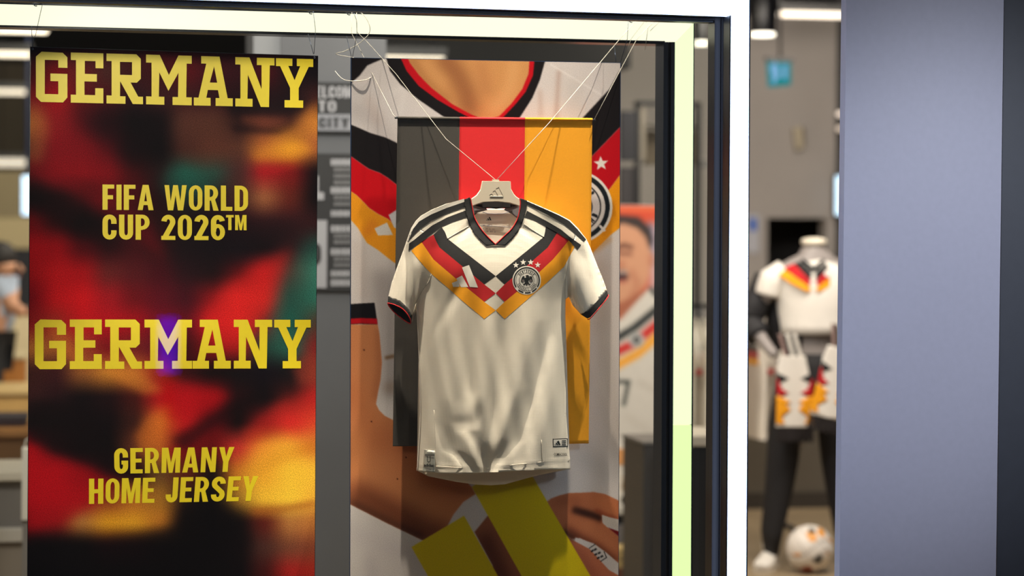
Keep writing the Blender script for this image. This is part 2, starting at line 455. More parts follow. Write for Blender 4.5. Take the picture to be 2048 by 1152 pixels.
m_panel = mat('satin_grey_cladding', (176, 177, 196), .42, noise=.025, nscale=60, bump=.02, bscale=400)
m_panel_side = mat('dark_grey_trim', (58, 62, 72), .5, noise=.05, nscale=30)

# ------------------------------------------------------------------ the setting
Yfar = yz(1600, 15.5)
flo = box('floor', (-8, -1.2, -.1), (14, 26, 0), m_floor); struct(flo)
cei = box('ceiling', (-8, 4.0, 3.25), (14, 26, 3.4), m_ceil); struct(cei)
# rear wall on the right, with a darker doorway
wl = U(1150, 300, Yfar).x; wr = U(1672, 300, Yfar).x
d0, d1 = U(1533, 700, Yfar).x, U(1651, 700, Yfar).x; dz = U(1590, 436, Yfar).z
wtop = U(1620, 34, Yfar).z
bm = bmesh.new()
for lo, hi in (((wl, Yfar, 0), (d0, Yfar + .15, wtop)), ((d0, Yfar, dz), (d1, Yfar + .15, wtop)), ((d1, Yfar, 0), (wr, Yfar + .15, wtop))):
    r_ = bmesh.ops.create_cube(bm, size=1)
    for v in r_['verts']: v.co = Vector([lo[i] + (v.co[i] + .5) * (hi[i] - lo[i]) for i in range(3)])
struct(from_bm('wall_right_rear', bm, m_wall)).name = 'wall_back'
struct(box('wall_recess', (d0 - .3, Yfar + .9, 0), (d1 + .3, Yfar + 1.0, 3.2), m_dark_wall)).name = 'wall_inner'
struct(box('wall_side', (wr, Yfar - .02, 0), (wr + 3.0, Yfar + .2, 3.2), m_dark_wall)).name = 'wall_right'
# dark rear wall behind the left side
Yb = yz(300, 24)
struct(box('wall_left', (-8, Yb, 0), (U(1230, 500, Yb).x, Yb + .2, 3.25), mat('beige_store_wall', (120, 108, 88), .7, noise=.1, nscale=1)))
# black bulkhead between the pillar and the rear wall
struct(pbox('bulkhead', 752, -40, 1262, 132, yz(1000, 12.6), 1.4, m_ceil)).name = 'trim_2'
# grey pillar
Yp = yz(640, 8.5)
struct(pbox('pillar', 562, -120, 772, 700, Yp, .5, m_pillar, floor=True)).name = 'wall_pillar'
struct(pbox('pillar_edge', 507, -120, 566, 700, Yp + .02, .4, mat('light_grey_pillar_edge', (150, 150, 152), .7), floor=True)).name = 'trim_3'

# facade cladding right of the opening
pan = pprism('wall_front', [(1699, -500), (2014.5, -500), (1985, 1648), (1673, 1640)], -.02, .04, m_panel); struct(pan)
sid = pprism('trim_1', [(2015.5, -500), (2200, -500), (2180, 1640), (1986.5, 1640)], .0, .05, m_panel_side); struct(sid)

# ------------------------------------------------------------------ white outer light frame
ofr = thing('tube_light', 'cool white glowing tube frame around the outside of the shop window', 'light frame', U(1475, 1600, -.08))
pprism('light_tube', [(-300, -66), (1497.5, -13), (1462, 29.5), (1340, 25), (720, 5.5), (600, 1.5), (-300, -26)], -.09, .05, m_white_led, ofr)
pprism('light_tube', [(1462.3, 30), (1498.2, -12.6), (1495.8, 556.8), (1458.4, 556.8)], -.09, .05, m_white_led, ofr)
pprism('light_tube', [(1458.4, 558), (1495.8, 558), (1491.8, 1180), (1489, 1620), (1452, 1620), (1454.5, 1180)], -.09, .05, m_white_led, ofr)
pprism('tube_cover', [(1459.5, 31), (1462.2, 30), (1458.3, 557), (1454.2, 1180), (1452, 1620), (1449, 1620), (1451.5, 1180), (1455.6, 557)], -.092, .053, m_black, ofr)
pprism('tube_housing', [(1459, 0), (1501.3, 0), (1494.8, 1170), (1491.5, 1620), (1449, 1620), (1452, 1170)], -.04, .045, m_black, ofr)
pprism('tube_housing', [(-300, -70), (1501, -16), (1462, 33), (600, 5), (-300, -22)], -.04, .045, m_black, ofr)

# window frame profiles (mullion and head) and glass
def mull(x0t, x0b, x1t, x1b, Y, d, name):
    return pprism(name, [(x0t, 24), (x1t, 24), (x1b, 1620), (x0b, 1620)], Y, d, m_frame, win)
win = thing('window_frame', 'dark bronze window frame profile along the head and right side of the glass', 'window frame', U(1440, 1600, 0))
mull(1429.5, 1420.5, 1441.5, 1435.5, .005, .06, 'mullion')
mull(1443, 1437, 1449, 1443.5, .0, .06, 'mullion_bead')
mull(1450.5, 1445, 1461, 1451, .008, .06, 'mullion_edge')
pprism('head_rail', [(-300, -26), (600, 1), (1340, 24), (1461, 28.5), (1461, 42), (1340, 37.5), (600, 14), (-300, -13)], .006, .05, m_frame, win)
pprism('head_bead', [(-300, -11), (600, 15.5), (1340, 39), (1430, 42), (1430, 45), (1340, 42), (600, 18.5), (-300, -8)], .012, .04, m_black, win)
mg = bpy.data.materials.new('window_glass'); mg.use_nodes = True
nt = mg.node_tree; nt.nodes.clear()
out = nt.nodes.new('ShaderNodeOutputMaterial'); mix = nt.nodes.new('ShaderNodeMixShader'); tr = nt.nodes.new('ShaderNodeBsdfTransparent'); gl = nt.nodes.new('ShaderNodeBsdfGlossy'); fr = nt.nodes.new('ShaderNodeFresnel')
fr.inputs[0].default_value = 1.5; gl.inputs['Roughness'].default_value = 0.0; tr.inputs[0].default_value = (.965, .985, .97, 1)
nt.links.new(fr.outputs[0], mix.inputs[0]); nt.links.new(tr.outputs[0], mix.inputs[1]); nt.links.new(gl.outputs[0], mix.inputs[2]); nt.links.new(mix.outputs[0], out.inputs[0])
gx1 = U(1428, 600, .03).x
gla = box('window_1', (-3.2, .030, 0), (gx1, .038, 2.4), mg); struct(gla)

# ------------------------------------------------------------------ inner light frame (behind the display)
YF = .47
ifr = thing('tube_light', 'pale yellow glowing tube frame inside the window behind the hanging displays', 'light frame', U(1366, 1600, YF))
pprism('light_tube', [(-300, 0), (0, 8), (720, 28.3), (1387, 45), (1351, 82.5), (1330, 81), (720, 66.5), (0, 49), (-300, 42)], YF, .05, m_yel_led, ifr)
pprism('light_tube', [(1351.2, 83.3), (1387.2, 46), (1382.9, 849), (1347.2, 849)], YF, .05, m_grn_led, ifr)
pprism('light_tube', [(1347.2, 850.3), (1382.9, 850.3), (1381.5, 1160), (1379, 1620), (1343, 1620), (1345.8, 1160)], YF, .05, mat('green_white_diffuser', (76, 90, 60), .4, emit=(228, 255, 176), estr=1.16), ifr)
m_chan = mat('dark_channel', (30, 34, 42), .25, .6)
pprism('tube_channel', [(-300, -5), (0, 3), (720, 23.3), (1389, 41), (1389, 46), (1383, 1620), (1379.5, 1620), (1384, 48), (720, 29), (-300, 3)], YF + .005, .07, m_chan, ifr)
pprism('tube_channel', [(-300, 43), (0, 50), (720, 67.5), (1330, 82), (1330, 88.5), (720, 73), (0, 54), (-300, 47)], YF + .01, .07, m_chan, ifr)
pprism('side_profile', [(1327.5, 84), (1336, 84), (1330, 1620), (1319, 1620)], YF - .01, .09, m_chan, ifr)
pprism('side_profile', [(1337.2, 84), (1340.8, 84), (1334.6, 1620), (1331.2, 1620)], YF + .005, .08, m_black, ifr)
pprism('side_profile', [(1342, 84), (1350, 84), (1342.2, 1620), (1336, 1620)], YF - .004, .09, m_chan, ifr)

# ------------------------------------------------------------------ left hanging sign
YS = .40
PAL = dict(k=(15, 9, 13), d=(42, 12, 16), m=(84, 15, 22), n=(22, 15, 22))
rows = [  # colours read at a 52 x 50 pitch
 [(24,10,14),(48,14,18),(50,14,18),(62,24,28),(60,20,24),(84,16,24),(60,16,22),(50,14,20),(45,14,20),(40,14,20),(30,12,18),(18,10,16)],
 [(70,14,18),(120,16,24),(96,26,30),(70,34,32),(60,20,24),(60,16,22),(88,16,24),(64,16,24),(52,16,24),(70,14,22),(28,12,18),(16,10,16)],
 [(120,24,28),(158,18,28),(96,16,24),(74,16,24),(44,18,26),(60,26,30),(60,25,28),(50,18,25),(36,14,20),(34,14,20),(28,14,20),(58,28,28)],
 [(165,92,48),(136,24,30),(112,15,25),(58,10,20),(18,9,14),(22,11,16),(78,44,38),(80,46,38),(46,24,24),(100,50,40),(62,32,28),(196,122,52)],
 [(96,42,32),(126,16,26),(122,15,25),(96,12,22),(30,10,16),(14,9,13),(58,30,28),(92,50,40),(90,52,42),(180,102,48),(222,146,44),(165,92,50)],
 [(88,15,20),(132,15,25),(134,15,25),(124,15,25),(72,12,18),(38,22,24),(36,86,78),(44,76,70),(74,44,44),(156,32,36),(116,22,24),(20,12,16)],
 [(18,12,14),(38,10,14),(48,10,14),(92,12,20),(70,12,18),(34,12,16),(30,36,38),(38,26,28),(70,40,38),(150,90,60),(92,34,28),(16,10,14)],
 [(112,12,20),(56,10,14),(18,9,12),(26,10,14),(40,14,18),(38,14,18),(30,14,18),(32,14,20),(42,16,24),(56,24,28),(56,24,28),(46,22,26)],
 [(192,20,30),(164,15,25),(80,10,18),(46,12,18),(60,14,20),(50,14,18),(28,16,20),(20,14,20),(24,18,26),(24,16,20),(42,24,28),(36,58,56)],
 [(202,25,32),(208,25,32),(172,18,26),(96,30,32),(76,20,26),(60,10,20),(48,12,20),(32,12,16),(84,15,20),(190,30,35),(90,54,50),(72,132,118)],
 [(150,18,28),(212,25,32),(206,22,30),(150,20,30),(96,12,22),(78,10,24),(58,10,22),(112,15,22),(216,35,35),(216,45,40),(50,72,66),(58,120,106)],
 [(152,30,30),(164,42,36),(192,20,30),(172,15,28),(150,12,24),(104,10,30),(92,10,26),(180,20,28),(216,35,35),(124,40,38),(30,84,76),(84,62,52)],
 [(174,104,50),(160,90,45),(156,64,40),(122,20,26),(112,32,32),(88,12,30),(60,10,16),(122,15,20),(146,25,26),(34,58,54),(40,88,78),(126,36,36)],
 [(62,30,28),(58,24,28),(140,84,44),(196,124,48),(196,114,48),(156,40,28),(56,14,18),(24,12,14),(20,14,18),(18,12,20),(20,16,20),(132,52,40)],
 [(58,28,30),(42,20,24),(20,12,16),(30,14,18),(66,22,20),(176,24,28),(180,18,28),(142,12,20),(36,12,16),(16,10,14),(58,18,18),(152,30,30)],
 [(20,12,14),(20,12,14),(18,10,14),(18,10,14),(58,28,24),(206,98,42),(192,26,30),(108,10,18),(20,10,12),(90,18,20),(196,42,38),(206,82,45)],
 [(156,10,20),(46,10,14),(16,9,12),(16,10,12),(92,46,32),(190,98,40),(120,15,20),(104,15,18),(194,50,45),(230,124,48),(230,154,52),(206,122,48)],
 [(178,12,24),(168,12,24),(110,10,18),(44,10,14),(38,12,14),(104,70,38),(96,36,22),(28,16,14),(196,112,38),(230,144,42),(240,190,58),(240,184,58)],
 [(172,12,24),(168,12,24),(154,20,24),(136,54,30),(180,102,40),(166,112,40),(50,30,20),(18,14,12),(140,98,38),(240,186,56),(246,200,62),(236,174,58)],
 [(130,10,18),(120,25,24),(176,114,58),(222,154,38),(228,160,42),(196,122,42),(28,16,14),(12,9,12),(20,12,14),(88,30,24),(172,112,60),(182,112,55)],
 [(16,10,14),(14,9,12),(16,9,12),(48,8,14),(44,8,14),(18,8,12),(12,8,11),(12,8,11),(26,14,16),(70,40,36),(112,62,45),(134,66,45)],
 [(14,9,13),(12,8,12),(11,8,11),(12,8,11),(12,8,11),(12,8,11),(11,8,11),(12,8,11),(14,9,12),(60,18,18),(152,30,28),(162,40,30)],
 [(13,9,13)] * 8 + [(14,9,12),(34,12,14),(80,20,20),(90,24,20)], [(13,9,13)] * 12, [(13, 9, 13)] * 12]
A = np.array(rows, float)
cs = Canvas(52, 88, 640, 1300, (10, 8, 10), .5)
gy = (np.arange(cs.h) / cs.k + cs.y0 - 95) / 50.0; gx = (np.arange(cs.w) / cs.k + cs.x0 - 60) / 52.0
gy = np.clip(gy, 0, A.shape[0] - 1.001); gx = np.clip(gx, 0, A.shape[1] - 1.001)
def smooth1(t): return t * t * (3 - 2 * t) * .6 + t * .4
j = gy.astype(int); i = gx.astype(int); bb = smooth1(gy - j)[:, None, None]; aa = smooth1(gx - i)[None, :, None]
cs.a = (A[j][:, i] * (1 - aa) + A[j][:, i + 1] * aa) * (1 - bb) + (A[j + 1][:, i] * (1 - aa) + A[j + 1][:, i + 1] * aa) * bb
for poly, c, bl, al in (
    ([(424, 600), (490, 545), (560, 505), (585, 495), (560, 580), (520, 640), (490, 690), (430, 700), (405, 650)], (214, 34, 34), 12, .6),
    ([(150, 215), (250, 210), (340, 225), (330, 300), (300, 350), (250, 330), (215, 290), (160, 260)], (13, 8, 12), 16, .55),
    ([(345, 225), (440, 215), (470, 260), (450, 320), (400, 340), (350, 310)], (92, 52, 42), 14, .5),
    ([(455, 205), (620, 200), (600, 225), (540, 232), (462, 228)], (20, 13, 18), 7, .7),
    ([(460, 250), (560, 258), (600, 250), (560, 268), (470, 264)], (26, 14, 18), 5, .6),
    ([(480, 232), (580, 238), (560, 248), (490, 246)], (120, 62, 44), 5, .5),
    ([(530, 300), (632, 262), (636, 200), (600, 240), (540, 280)], (206, 126, 50), 9, .5),
    ([(500, 305), (600, 285), (632, 300), (590, 318), (510, 322)], (232, 158, 44), 8, .5),
    ([(510, 336), (600, 330), (560, 345), (520, 350)], (176, 26, 34), 6, .6),
    ([(58, 200), (80, 215), (100, 260), (80, 330), (56, 330)], (176, 104, 56), 9, .4),
    ([(100, 640), (128, 660), (150, 700), (190, 740), (150, 730), (110, 690), (95, 655)], (206, 112, 46), 7, .5),
    ([(210, 735), (290, 752), (330, 782), (290, 790), (240, 764)], (216, 132, 50), 7, .55),
    ([(330, 760), (440, 780), (460, 790), (420, 815), (360, 840), (320, 830)], (190, 16, 26), 8, .5),
    ([(268, 870), (300, 830), (340, 810), (330, 850), (310, 900), (280, 905)], (222, 120, 44), 8, .55),
    ([(330, 900), (420, 850), (440, 840), (380, 900), (340, 920)], (140, 12, 20), 7, .55),
    ([(480, 865), (560, 800), (640, 780), (640, 850), (560, 860), (500, 890)], (206, 40, 36), 10, .5),
    ([(545, 905), (632, 880), (632, 905), (560, 930), (500, 950)], (196, 110, 30), 6, .5),
    ([(500, 1015), (560, 1012), (632, 1000), (632, 1012), (560, 1026), (505, 1030)], (150, 76, 30), 5, .6),
    ([(580, 730), (632, 700), (640, 760), (600, 770)], (150, 56, 42), 8, .5),
    ([(400, 560), (470, 520), (560, 488), (600, 470), (600, 440), (400, 440), (330, 470), (360, 560)], (22, 14, 20), 14, .6),
    ([(55, 345), (120, 372), (200, 420), (270, 470), (330, 520), (300, 440), (200, 380), (55, 318)], (120, 14, 24), 10, .5),
    ([(55, 362), (130, 398), (200, 450), (250, 500), (150, 470), (55, 410)], (18, 9, 13), 12, .7),
    ([(55, 880), (120, 905), (190, 930), (250, 950), (300, 960), (200, 880), (150, 800), (55, 800)], (18, 10, 13), 9, .75),
    ([(55, 893), (120, 918), (200, 948), (240, 965), (190, 1000), (120, 1050), (55, 1060)], (176, 12, 24), 9, .6),
    ([(55, 1075), (200, 1078), (300, 1065), (350, 1050), (372, 1000), (420, 990), (470, 1020), (500, 1080), (480, 1152), (55, 1160)], (12, 8, 11), 12, .8),
    ([(370, 900), (430, 855), (520, 800), (560, 790), (500, 790), (420, 830), (340, 880)], (18, 9, 12), 8, .6),
    ([(470, 1008), (540, 1002), (632, 985), (632, 930), (560, 870), (500, 900), (480, 960)], (244, 192, 58), 16, .5),
    ([(320, 362), (340, 335), (400, 340), (430, 372), (420, 400), (330, 390)], (34, 96, 86), 12, .5),
    ([(560, 560), (600, 500), (640, 480), (640, 600), (590, 690), (530, 690)], (40, 104, 94), 14, .4)):
    cs.fill(poly, c, bl, al)
cs.fill([(58, 92), (640, 110), (640, 118), (58, 100)], (22, 12, 16), 5, .7)
sg = thing('hanging_sign', 'tall printed red and orange blurred sign with big yellow slab lettering, left of window', 'sign', U(345, 1300, YS))
m_sign = mat('printed_sign_face', rough=.6, attr='ink', noise=.5, nscale=430, spec=.05)
m_acr = mat('dark_acrylic_back', (16, 18, 24), .3)
sq = [(61.5, 94), (635.5, 112.5), (628.2, 1300), (54.6, 1300)]
printed('printed_face', sq, YS, 196, 400, cs, m_sign, sg)
pprism('backing_board', [(60.2, 93), (636.4, 111.5), (629, 1301), (53.4, 1301)], YS + .0012, .005, m_acr, sg)
m_yel = mat('yellow_print', (232, 208, 22), .42, noise=.03, nscale=60)
fl = lambda x, y: YS
G = {
 'G': [[(.18,0),(.85,.01),(1,.1),(1,.31),(.71,.31),(.71,.16),(.28,.16),(.28,.84),(.71,.84),(.71,.58),(.46,.58),(.46,.43),(1,.43),(1,.9),(.86,1),(.16,1),(0,.9),(0,.1)]],
 'E': [[(0,0),(1,0),(1,.3),(.76,.3),(.76,.16),(.43,.16),(.43,.42),(.8,.42),(.8,.57),(.42,.57),(.42,.84),(.75,.84),(.75,.7),(1,.7),(1,1),(0,1),(0,.84),(.16,.84),(.16,.15),(0,.15)]],
 'R': [[(0,0),(.82,0),(.94,.09),(.94,.49),(.83,.57),(.66,.57),(.87,.85),(1,.85),(1,1),(.72,1),(.375,.55),(.37,.85),(.52,.85),(.52,1),(0,1),(0,.84),(.14,.84),(.14,.15),(0,.15)],[(.37,.16),(.7,.16),(.7,.42),(.37,.42)]],
 'M': [[(0,0),(.3,0),(.5,.4),(.71,0),(1,0),(1,.16),(.89,.16),(.88,.84),(1,.84),(1,1),(.58,1),(.58,.84),(.7,.84),(.71,.35),(.49,.72),(.29,.35),(.28,.84),(.4,.84),(.4,1),(0,1),(0,.84),(.12,.84),(.12,.16),(0,.16)]],
 'A': [[(.19,0),(.66,0),(.87,.84),(1,.84),(1,1),(.56,1),(.56,.84),(.66,.84),(.62,.68),(.36,.68),(.32,.84),(.43,.84),(.43,1),(0,1),(0,.84),(.12,.84),(.32,.15),(.19,.15)],[(.52,.2),(.6,.53),(.41,.53)]],
 'N': [[(0,0),(.36,0),(.67,.64),(.67,.15),(.55,.15),(.55,0),(1,0),(1,.15),(.88,.15),(.86,1),(.65,1),(.32,.35),(.31,.84),(.44,.84),(.44,1),(0,1),(0,.84),(.13,.84),(.13,.15),(0,.15)]],
 'Y': [[(0,0),(.44,0),(.44,.15),(.33,.15),(.5,.44),(.65,.15),(.56,.15),(.56,0),(1,0),(1,.16),(.88,.16),(.61,.6),(.61,.85),(.73,.85),(.73,1),(.23,1),(.23,.85),(.38,.85),(.38,.6),(.11,.16),(0,.16)]]}
def slab(name, spans, top, bot):
    gs = []
    x0, x1 = spans[0][0], spans[-1][1]
    for ch, (a, b) in zip('GERMANY', spans):
        gs.append([[(a + u * (b - a) - x0, 1 - v) for u, v in lp] for lp in G[ch]])
    return letters(name, gs, x1 - x0, [(x0, top[0]), (x1, top[1]), (x1, bot[1]), (x0, bot[0])], fl, m_yel, sg, 6e-4)
slab('headline', [(71.9,134.8),(141.6,206.7),(213,286),(292.2,383.4),(387.7,465.5),(470.7,549),(552,626.4)], (103, 118.4), (203.6, 216.2))
slab('headline', [(69.6,132),(139.6,203.5),(210.2,284),(289,384),(385,461.5),(467.6,544.3),(548.5,621.6)], (638.8, 639.6), (738.4, 736.6))
words('caption', 'FIFA WORLD', [(205, 369), (496, 371.5), (496, 422), (205, 419.5)], fl, m_yel, sg)
words('caption', 'CUP 2026', [(205, 429), (450, 430), (450, 480.5), (205, 479)], fl, m_yel, sg, gap=.08)
words('caption', 'TM', [(452, 430), (493, 430), (493, 460.5), (452, 460)], fl, m_yel, sg)
words('caption', 'GERMANY', [(228, 896.5), (469, 894), (465, 943.5), (229, 947.5)], fl, m_yel, sg)
words('caption', 'HOME JERSEY', [(178, 957.5), (517, 952), (511, 1001.5), (178, 1008)], fl, m_yel, sg)

YC = .435
def cord(pts, parent, r=.0007, m=None, ys=None, name='cord'):
    n = len(pts); P = []
    for q, p in enumerate(pts):
        yy = p[2] if len(p) > 2 else YC
        P.append(U(p[0], p[1], yy))
    return tube(name, P, r, m or m_cord, parent, 5)
def clip(px, py, parent, Y=.445):
    c = U(px, py, Y)
    bm = bmesh.new(); bmesh.ops.create_cube(bm, size=1)
    for v in bm.verts: v.co = c + Vector((v.co.x * .022, v.co.y * .012, v.co.z * .009))
    bmesh.ops.bevel(bm, geom=bm.edges[:], offset=.002, segments=2, affect='EDGES')
    o = from_bm('hook', bm, m_clip, parent)
    t = tube('hook_ring', [c + Vector((.006 * math.cos(a), -.004, -.006 + .006 * math.sin(a))) for a in np.linspace(0, 5.2, 10)], .0014, m_clip, o)
    return o
clip(72, 3, sg); clip(622, 19, sg)
cord([(85, 4), (84, 12, .43), (65, 97, .402)], sg, m=m_cord_dark)
cord([(63, 52, .44), (65, 97, .402)], sg, m=m_cord_dark)
cord([(626, 19), (631, 60, .43), (628, 108, .402)], sg, m=m_cord_dark)
cord([(616, 68, .44), (627, 108, .402)], sg, m=m_cord_dark)
for ex, ey in ((65.5, 98), (629, 115)): tube('eyelet', [U(ex + 1.6 * math.cos(a), ey + 1.6 * math.sin(a), YS - .001) for a in np.linspace(0, 5.6, 9)], .0006, m_clip, sg, 5, True)

# ------------------------------------------------------------------ large photo banner behind the jersey
YB = .40
GR, BK, RD, YE = (208, 200, 200), (24, 20, 22), (196, 10, 24), (240, 158, 20)
cb = Canvas(696, 110, 1246, 1300, GR, 1.0)
# soft cloth shading of the printed photograph
for pts, w, c, bl, al in (
    ([(700, 215), (750, 240), (790, 300)], 30, (170, 160, 160), 12, .6), ([(735, 190), (760, 250)], 14, (176, 150, 140), 8, .4),
    ([(1118, 140), (1112, 240)], 6, (150, 110, 95), 4, .6), ([(1080, 180), (1082, 236)], 6, (165, 130, 118), 4, .5), ([(1100, 128), (1220, 200)], 3, (232, 226, 226), 1.5, .7),
    ([(1140, 160), (1160, 230)], 40, (190, 184, 182), 10, .5), ([(780, 190), (810, 170), (800, 230)], 10, (226, 220, 220), 5, .5),
    ([(716, 480), (728, 600)], 22, (190, 176, 172), 7, .5), ([(764, 540), (780, 660), (786, 800)], 46, (150, 142, 142), 12, .75),
    ([(770, 716), (790, 712)], 7, (110, 78, 50), 2, .8), ([(770, 780), (790, 770)], 22, (120, 92, 70), 8, .5), ([(1200, 520), (1210, 700), (1240, 900)], 30, (176, 164, 156), 12, .6),
    ([(1180, 560), (1190, 760)], 30, (180, 172, 172), 12, .4), ([(1150, 900), (1240, 960)], 40, (170, 166, 168), 14, .5)):
    cb.line(pts, w, c, bl, al)
neck_b = [(767.8, 100), (780, 141.7), (801, 169), (837, 199), (886, 232.6), (960, 262), (1030, 250), (1064.5, 196), (1079.6, 160), (1090, 123), (1092, 100)]
neck_r = [(794, 100), (813, 141.7), (837.4, 172), (873.8, 199), (916, 223.5), (960, 246), (1007, 234), (1031, 208.4), (1051, 184), (1066, 150.8), (1071, 100)]
neck_s = [(808, 100), (820.5, 127), (838.5, 150.8), (862, 175), (904, 208), (944, 229.5), (970, 240), (998, 232.6), (1022, 208.4), (1044.5, 178), (1057, 147.8), (1060.5, 100)]
cb.fill(neck_b, BK, .7); cb.fill(neck_r, (188, 14, 28), .7)
ns = cb.fill(neck_s, (200, 142, 88), .8)
cb.line([(880, 110), (910, 140), (935, 190), (940, 235)], 34, (128, 76, 48), 13, .75, ns); cb.line([(820, 115), (850, 160), (900, 205)], 12, (150, 96, 56), 7, .6, ns)
cb.line([(960, 120), (975, 190)], 20, (170, 112, 72), 9, .5, ns); cb.line([(1030, 120), (1020, 180), (985, 225)], 22, (226, 172, 116), 9, .5, ns); cb.line([(850, 120), (890, 170)], 16, (214, 158, 104), 8, .4, ns)
cb.fill([(696, 100), (770, 100), (768, 116), (758, 121), (748, 125), (734.5, 131), (719.4, 151), (704, 164.5), (690, 172)], BK, .8)
# left shoulder bands
cb.fill([(690, 246), (703.6, 250), (718, 256), (740.5, 266), (771, 275), (793, 285.5), (860, 330), (860, 420), (812, 384), (776, 356), (760, 346), (738, 338), (726, 330), (703.6, 314), (690, 306)], BK, .8)
cb.fill([(690, 306), (703.6, 314), (726, 330), (738, 338), (760, 346), (776, 356), (812, 384), (860, 420), (860, 500), (788, 448), (776, 438), (756, 428), (738, 416), (728, 405), (714, 391), (702, 383), (690, 376)], RD, .8)
cb.fill([(690, 376), (702, 383), (714, 391), (728, 405), (738, 416), (756, 428), (776, 438), (788, 448), (860, 500), (860, 560), (788, 525), (776, 516), (756, 500), (734, 486), (716, 456), (703, 441), (690, 430)], (232, 150, 30), .8)
cb.line([(742, 440), (748, 450), (728, 470)], 14, (206, 110, 40), 7, .6)
cb.fill([(749, 457), (774, 445), (786, 470), (756, 471)], (214, 208, 204), .6); cb.fill([(777, 430), (830, 396), (830, 470), (788, 455)], (206, 204, 210), .6)
# cuff, arm
cb.fill([(690, 609), (720, 607), (749, 605.5), (753.5, 637), (755, 650), (720, 648), (690, 650)], (20, 18, 22), .7)
cb.fill([(690, 638), (722, 636), (753.5, 637), (755.4, 648.5), (722, 647), (690, 649)], (178, 14, 26), .9)
arm = [(690, 649), (755.5, 649), (759, 670), (761, 693), (763.8, 725), (760.8, 761), (756, 784), (752, 808), (758, 820), (770, 832), (786, 840), (840, 880), (900, 930), (943, 974), (951, 988), (926.6, 1004), (907, 1029), (896, 1050), (884, 1085), (862, 1086), (842, 1079), (773.5, 1046), (701, 1009), (690, 1003)]
am = cb.fill(arm, (198, 126, 82), .8)
cb.line([(758, 655), (762, 730), (752, 800)], 16, (150, 88, 58), 7, .6, am); cb.line([(700, 760), (720, 820), (760, 900)], 40, (176, 98, 58), 18, .5, am)
cb.line([(700, 980), (780, 1020), (860, 1068), (900, 1070)], 46, (92, 44, 28), 14, .75, am); cb.line([(700, 1004), (780, 1045), (850, 1076)], 14, (50, 24, 18), 7, .8, am)
cb.line([(760, 860), (840, 920), (940, 1000)], 60, (168, 92, 58), 18, .45, am); cb.line([(705, 860), (712, 950)], 20, (224, 140, 82), 12, .5, am)
for q in ((743, 843), (812, 915), (795, 958), (728, 700)): cb.fill(ellipse(*q, 1.8, 1.5, 10), (70, 30, 22), .4)
# left white shirt body below the arm and shirt beyond
cb.line([(700, 1060), (760, 1090), (840, 1110)], 30, (186, 176, 182), 14, .5); cb.line([(740, 1110), (760, 1300)], 22, (176, 166, 172), 10, .5)
# second forearm, lower right of the small bar
fa = [(949, 1064), (975, 1032), (1000, 1015), (1100, 1180), (1110, 1300), (1020, 1300), (985, 1130)]
fm = cb.fill(fa, (150, 88, 60), .8); cb.line([(965, 1070), (1010, 1170), (1050, 1300)], 30, (70, 34, 26), 12, .8, fm)
# right shoulder bands
cb.fill([(1260, 105), (1260, 122), (1240, 140), (1219, 178), (1166, 235), (1120, 290), (1120, 380), (1185.6, 311), (1239.5, 255), (1260, 236)], BK, .8)
cb.fill([(1260, 236), (1239.5, 255), (1185.6, 311), (1120, 380), (1120, 480), (1219.6, 378), (1238, 353), (1260, 330)], (186, 12, 26), .8)
cb.fill([(1260, 330), (1238, 353), (1219.6, 378), (1120, 480), (1120, 560), (1186, 505), (1201, 490), (1221.7, 469.6), (1238, 457), (1260, 440)], (236, 152, 20), .8)
cb.line([(1206, 470), (1222, 430), (1228, 400)], 10, (190, 110, 30), 5, .6); cb.line([(1160, 520), (1200, 494), (1222, 476)], 8, (200, 122, 30), 4, .5)
cb.fill(star(1202, 327, 15.5, -4), (226, 220, 214), .6)
ccx, ccy = 1152, 414
for r_, c in ((73, (226, 222, 218)), (67.5, (28, 34, 38)), (58.5, (222, 216, 214)), (50.5, (30, 32, 36)), (48, (214, 208, 210)), (33, (30, 32, 36)), (30.5, (206, 202, 206))):
    cb.fill(ellipse(ccx, ccy, r_, r_, 72), c, .5)
cb.fill([(1197, 452), (1201, 449), (1212, 461), (1207, 464)], (222, 216, 214), .5)
def art_glyph(cv, ch, cx, cy, size, an, c):
    w, gs = glyph(ch); ca, sa = math.cos(R(an)), math.sin(R(an))
    for lp in gs: cv.fill([(cx + (a - w / 2) * size * ca + (b - .5) * size * sa, cy + (a - w / 2) * size * sa - (b - .5) * size * ca) for a, b in lp[0]], c, .4)
for ch, an, fl_ in (('E', -57, 0), ('R', -40, 0), ('D', 24, 1), ('N', 40, 1), ('U', 56, 1), ('B', 72, 1)):
    if ch == 'B': ch = 'D'
    art_glyph(cb, ch, ccx + 41 * math.cos(R(an)), ccy + 41 * math.sin(R(an)), 12.5, an + (90 if not fl_ else -90), (34, 36, 40))
# the hand, lower right
hand = [(1094, 1003), (1102, 997), (1118, 991), (1138, 986), (1160, 985.5), (1187, 984), (1210, 988), (1235, 1000), (1260, 1012), (1260, 1045), (1235, 1038), (1216, 1034), (1205, 1030), (1205, 1046), (1214, 1054), (1226, 1062), (1235, 1071), (1260, 1086), (1260, 1140), (1235, 1125), (1212, 1105), (1189, 1090), (1160, 1076), (1143, 1078), (1120, 1060)]
hm = cb.fill(hand, (188, 112, 76), .8)
cb.line([(1145, 1018), (1170, 1026), (1196, 1034), (1204, 1040)], 14, (40, 20, 16), 4, .9, hm); cb.line([(1110, 1002), (1150, 1000), (1160, 1012)], 18, (150, 82, 54), 8, .6, hm)
cb.line([(1132, 1056), (1160, 1076), (1200, 1098), (1232, 1124)], 14, (84, 40, 28), 6, .8, hm); cb.line([(1190, 1000), (1215, 1010), (1236, 1026)], 20, (206, 122, 78), 7, .6, hm)
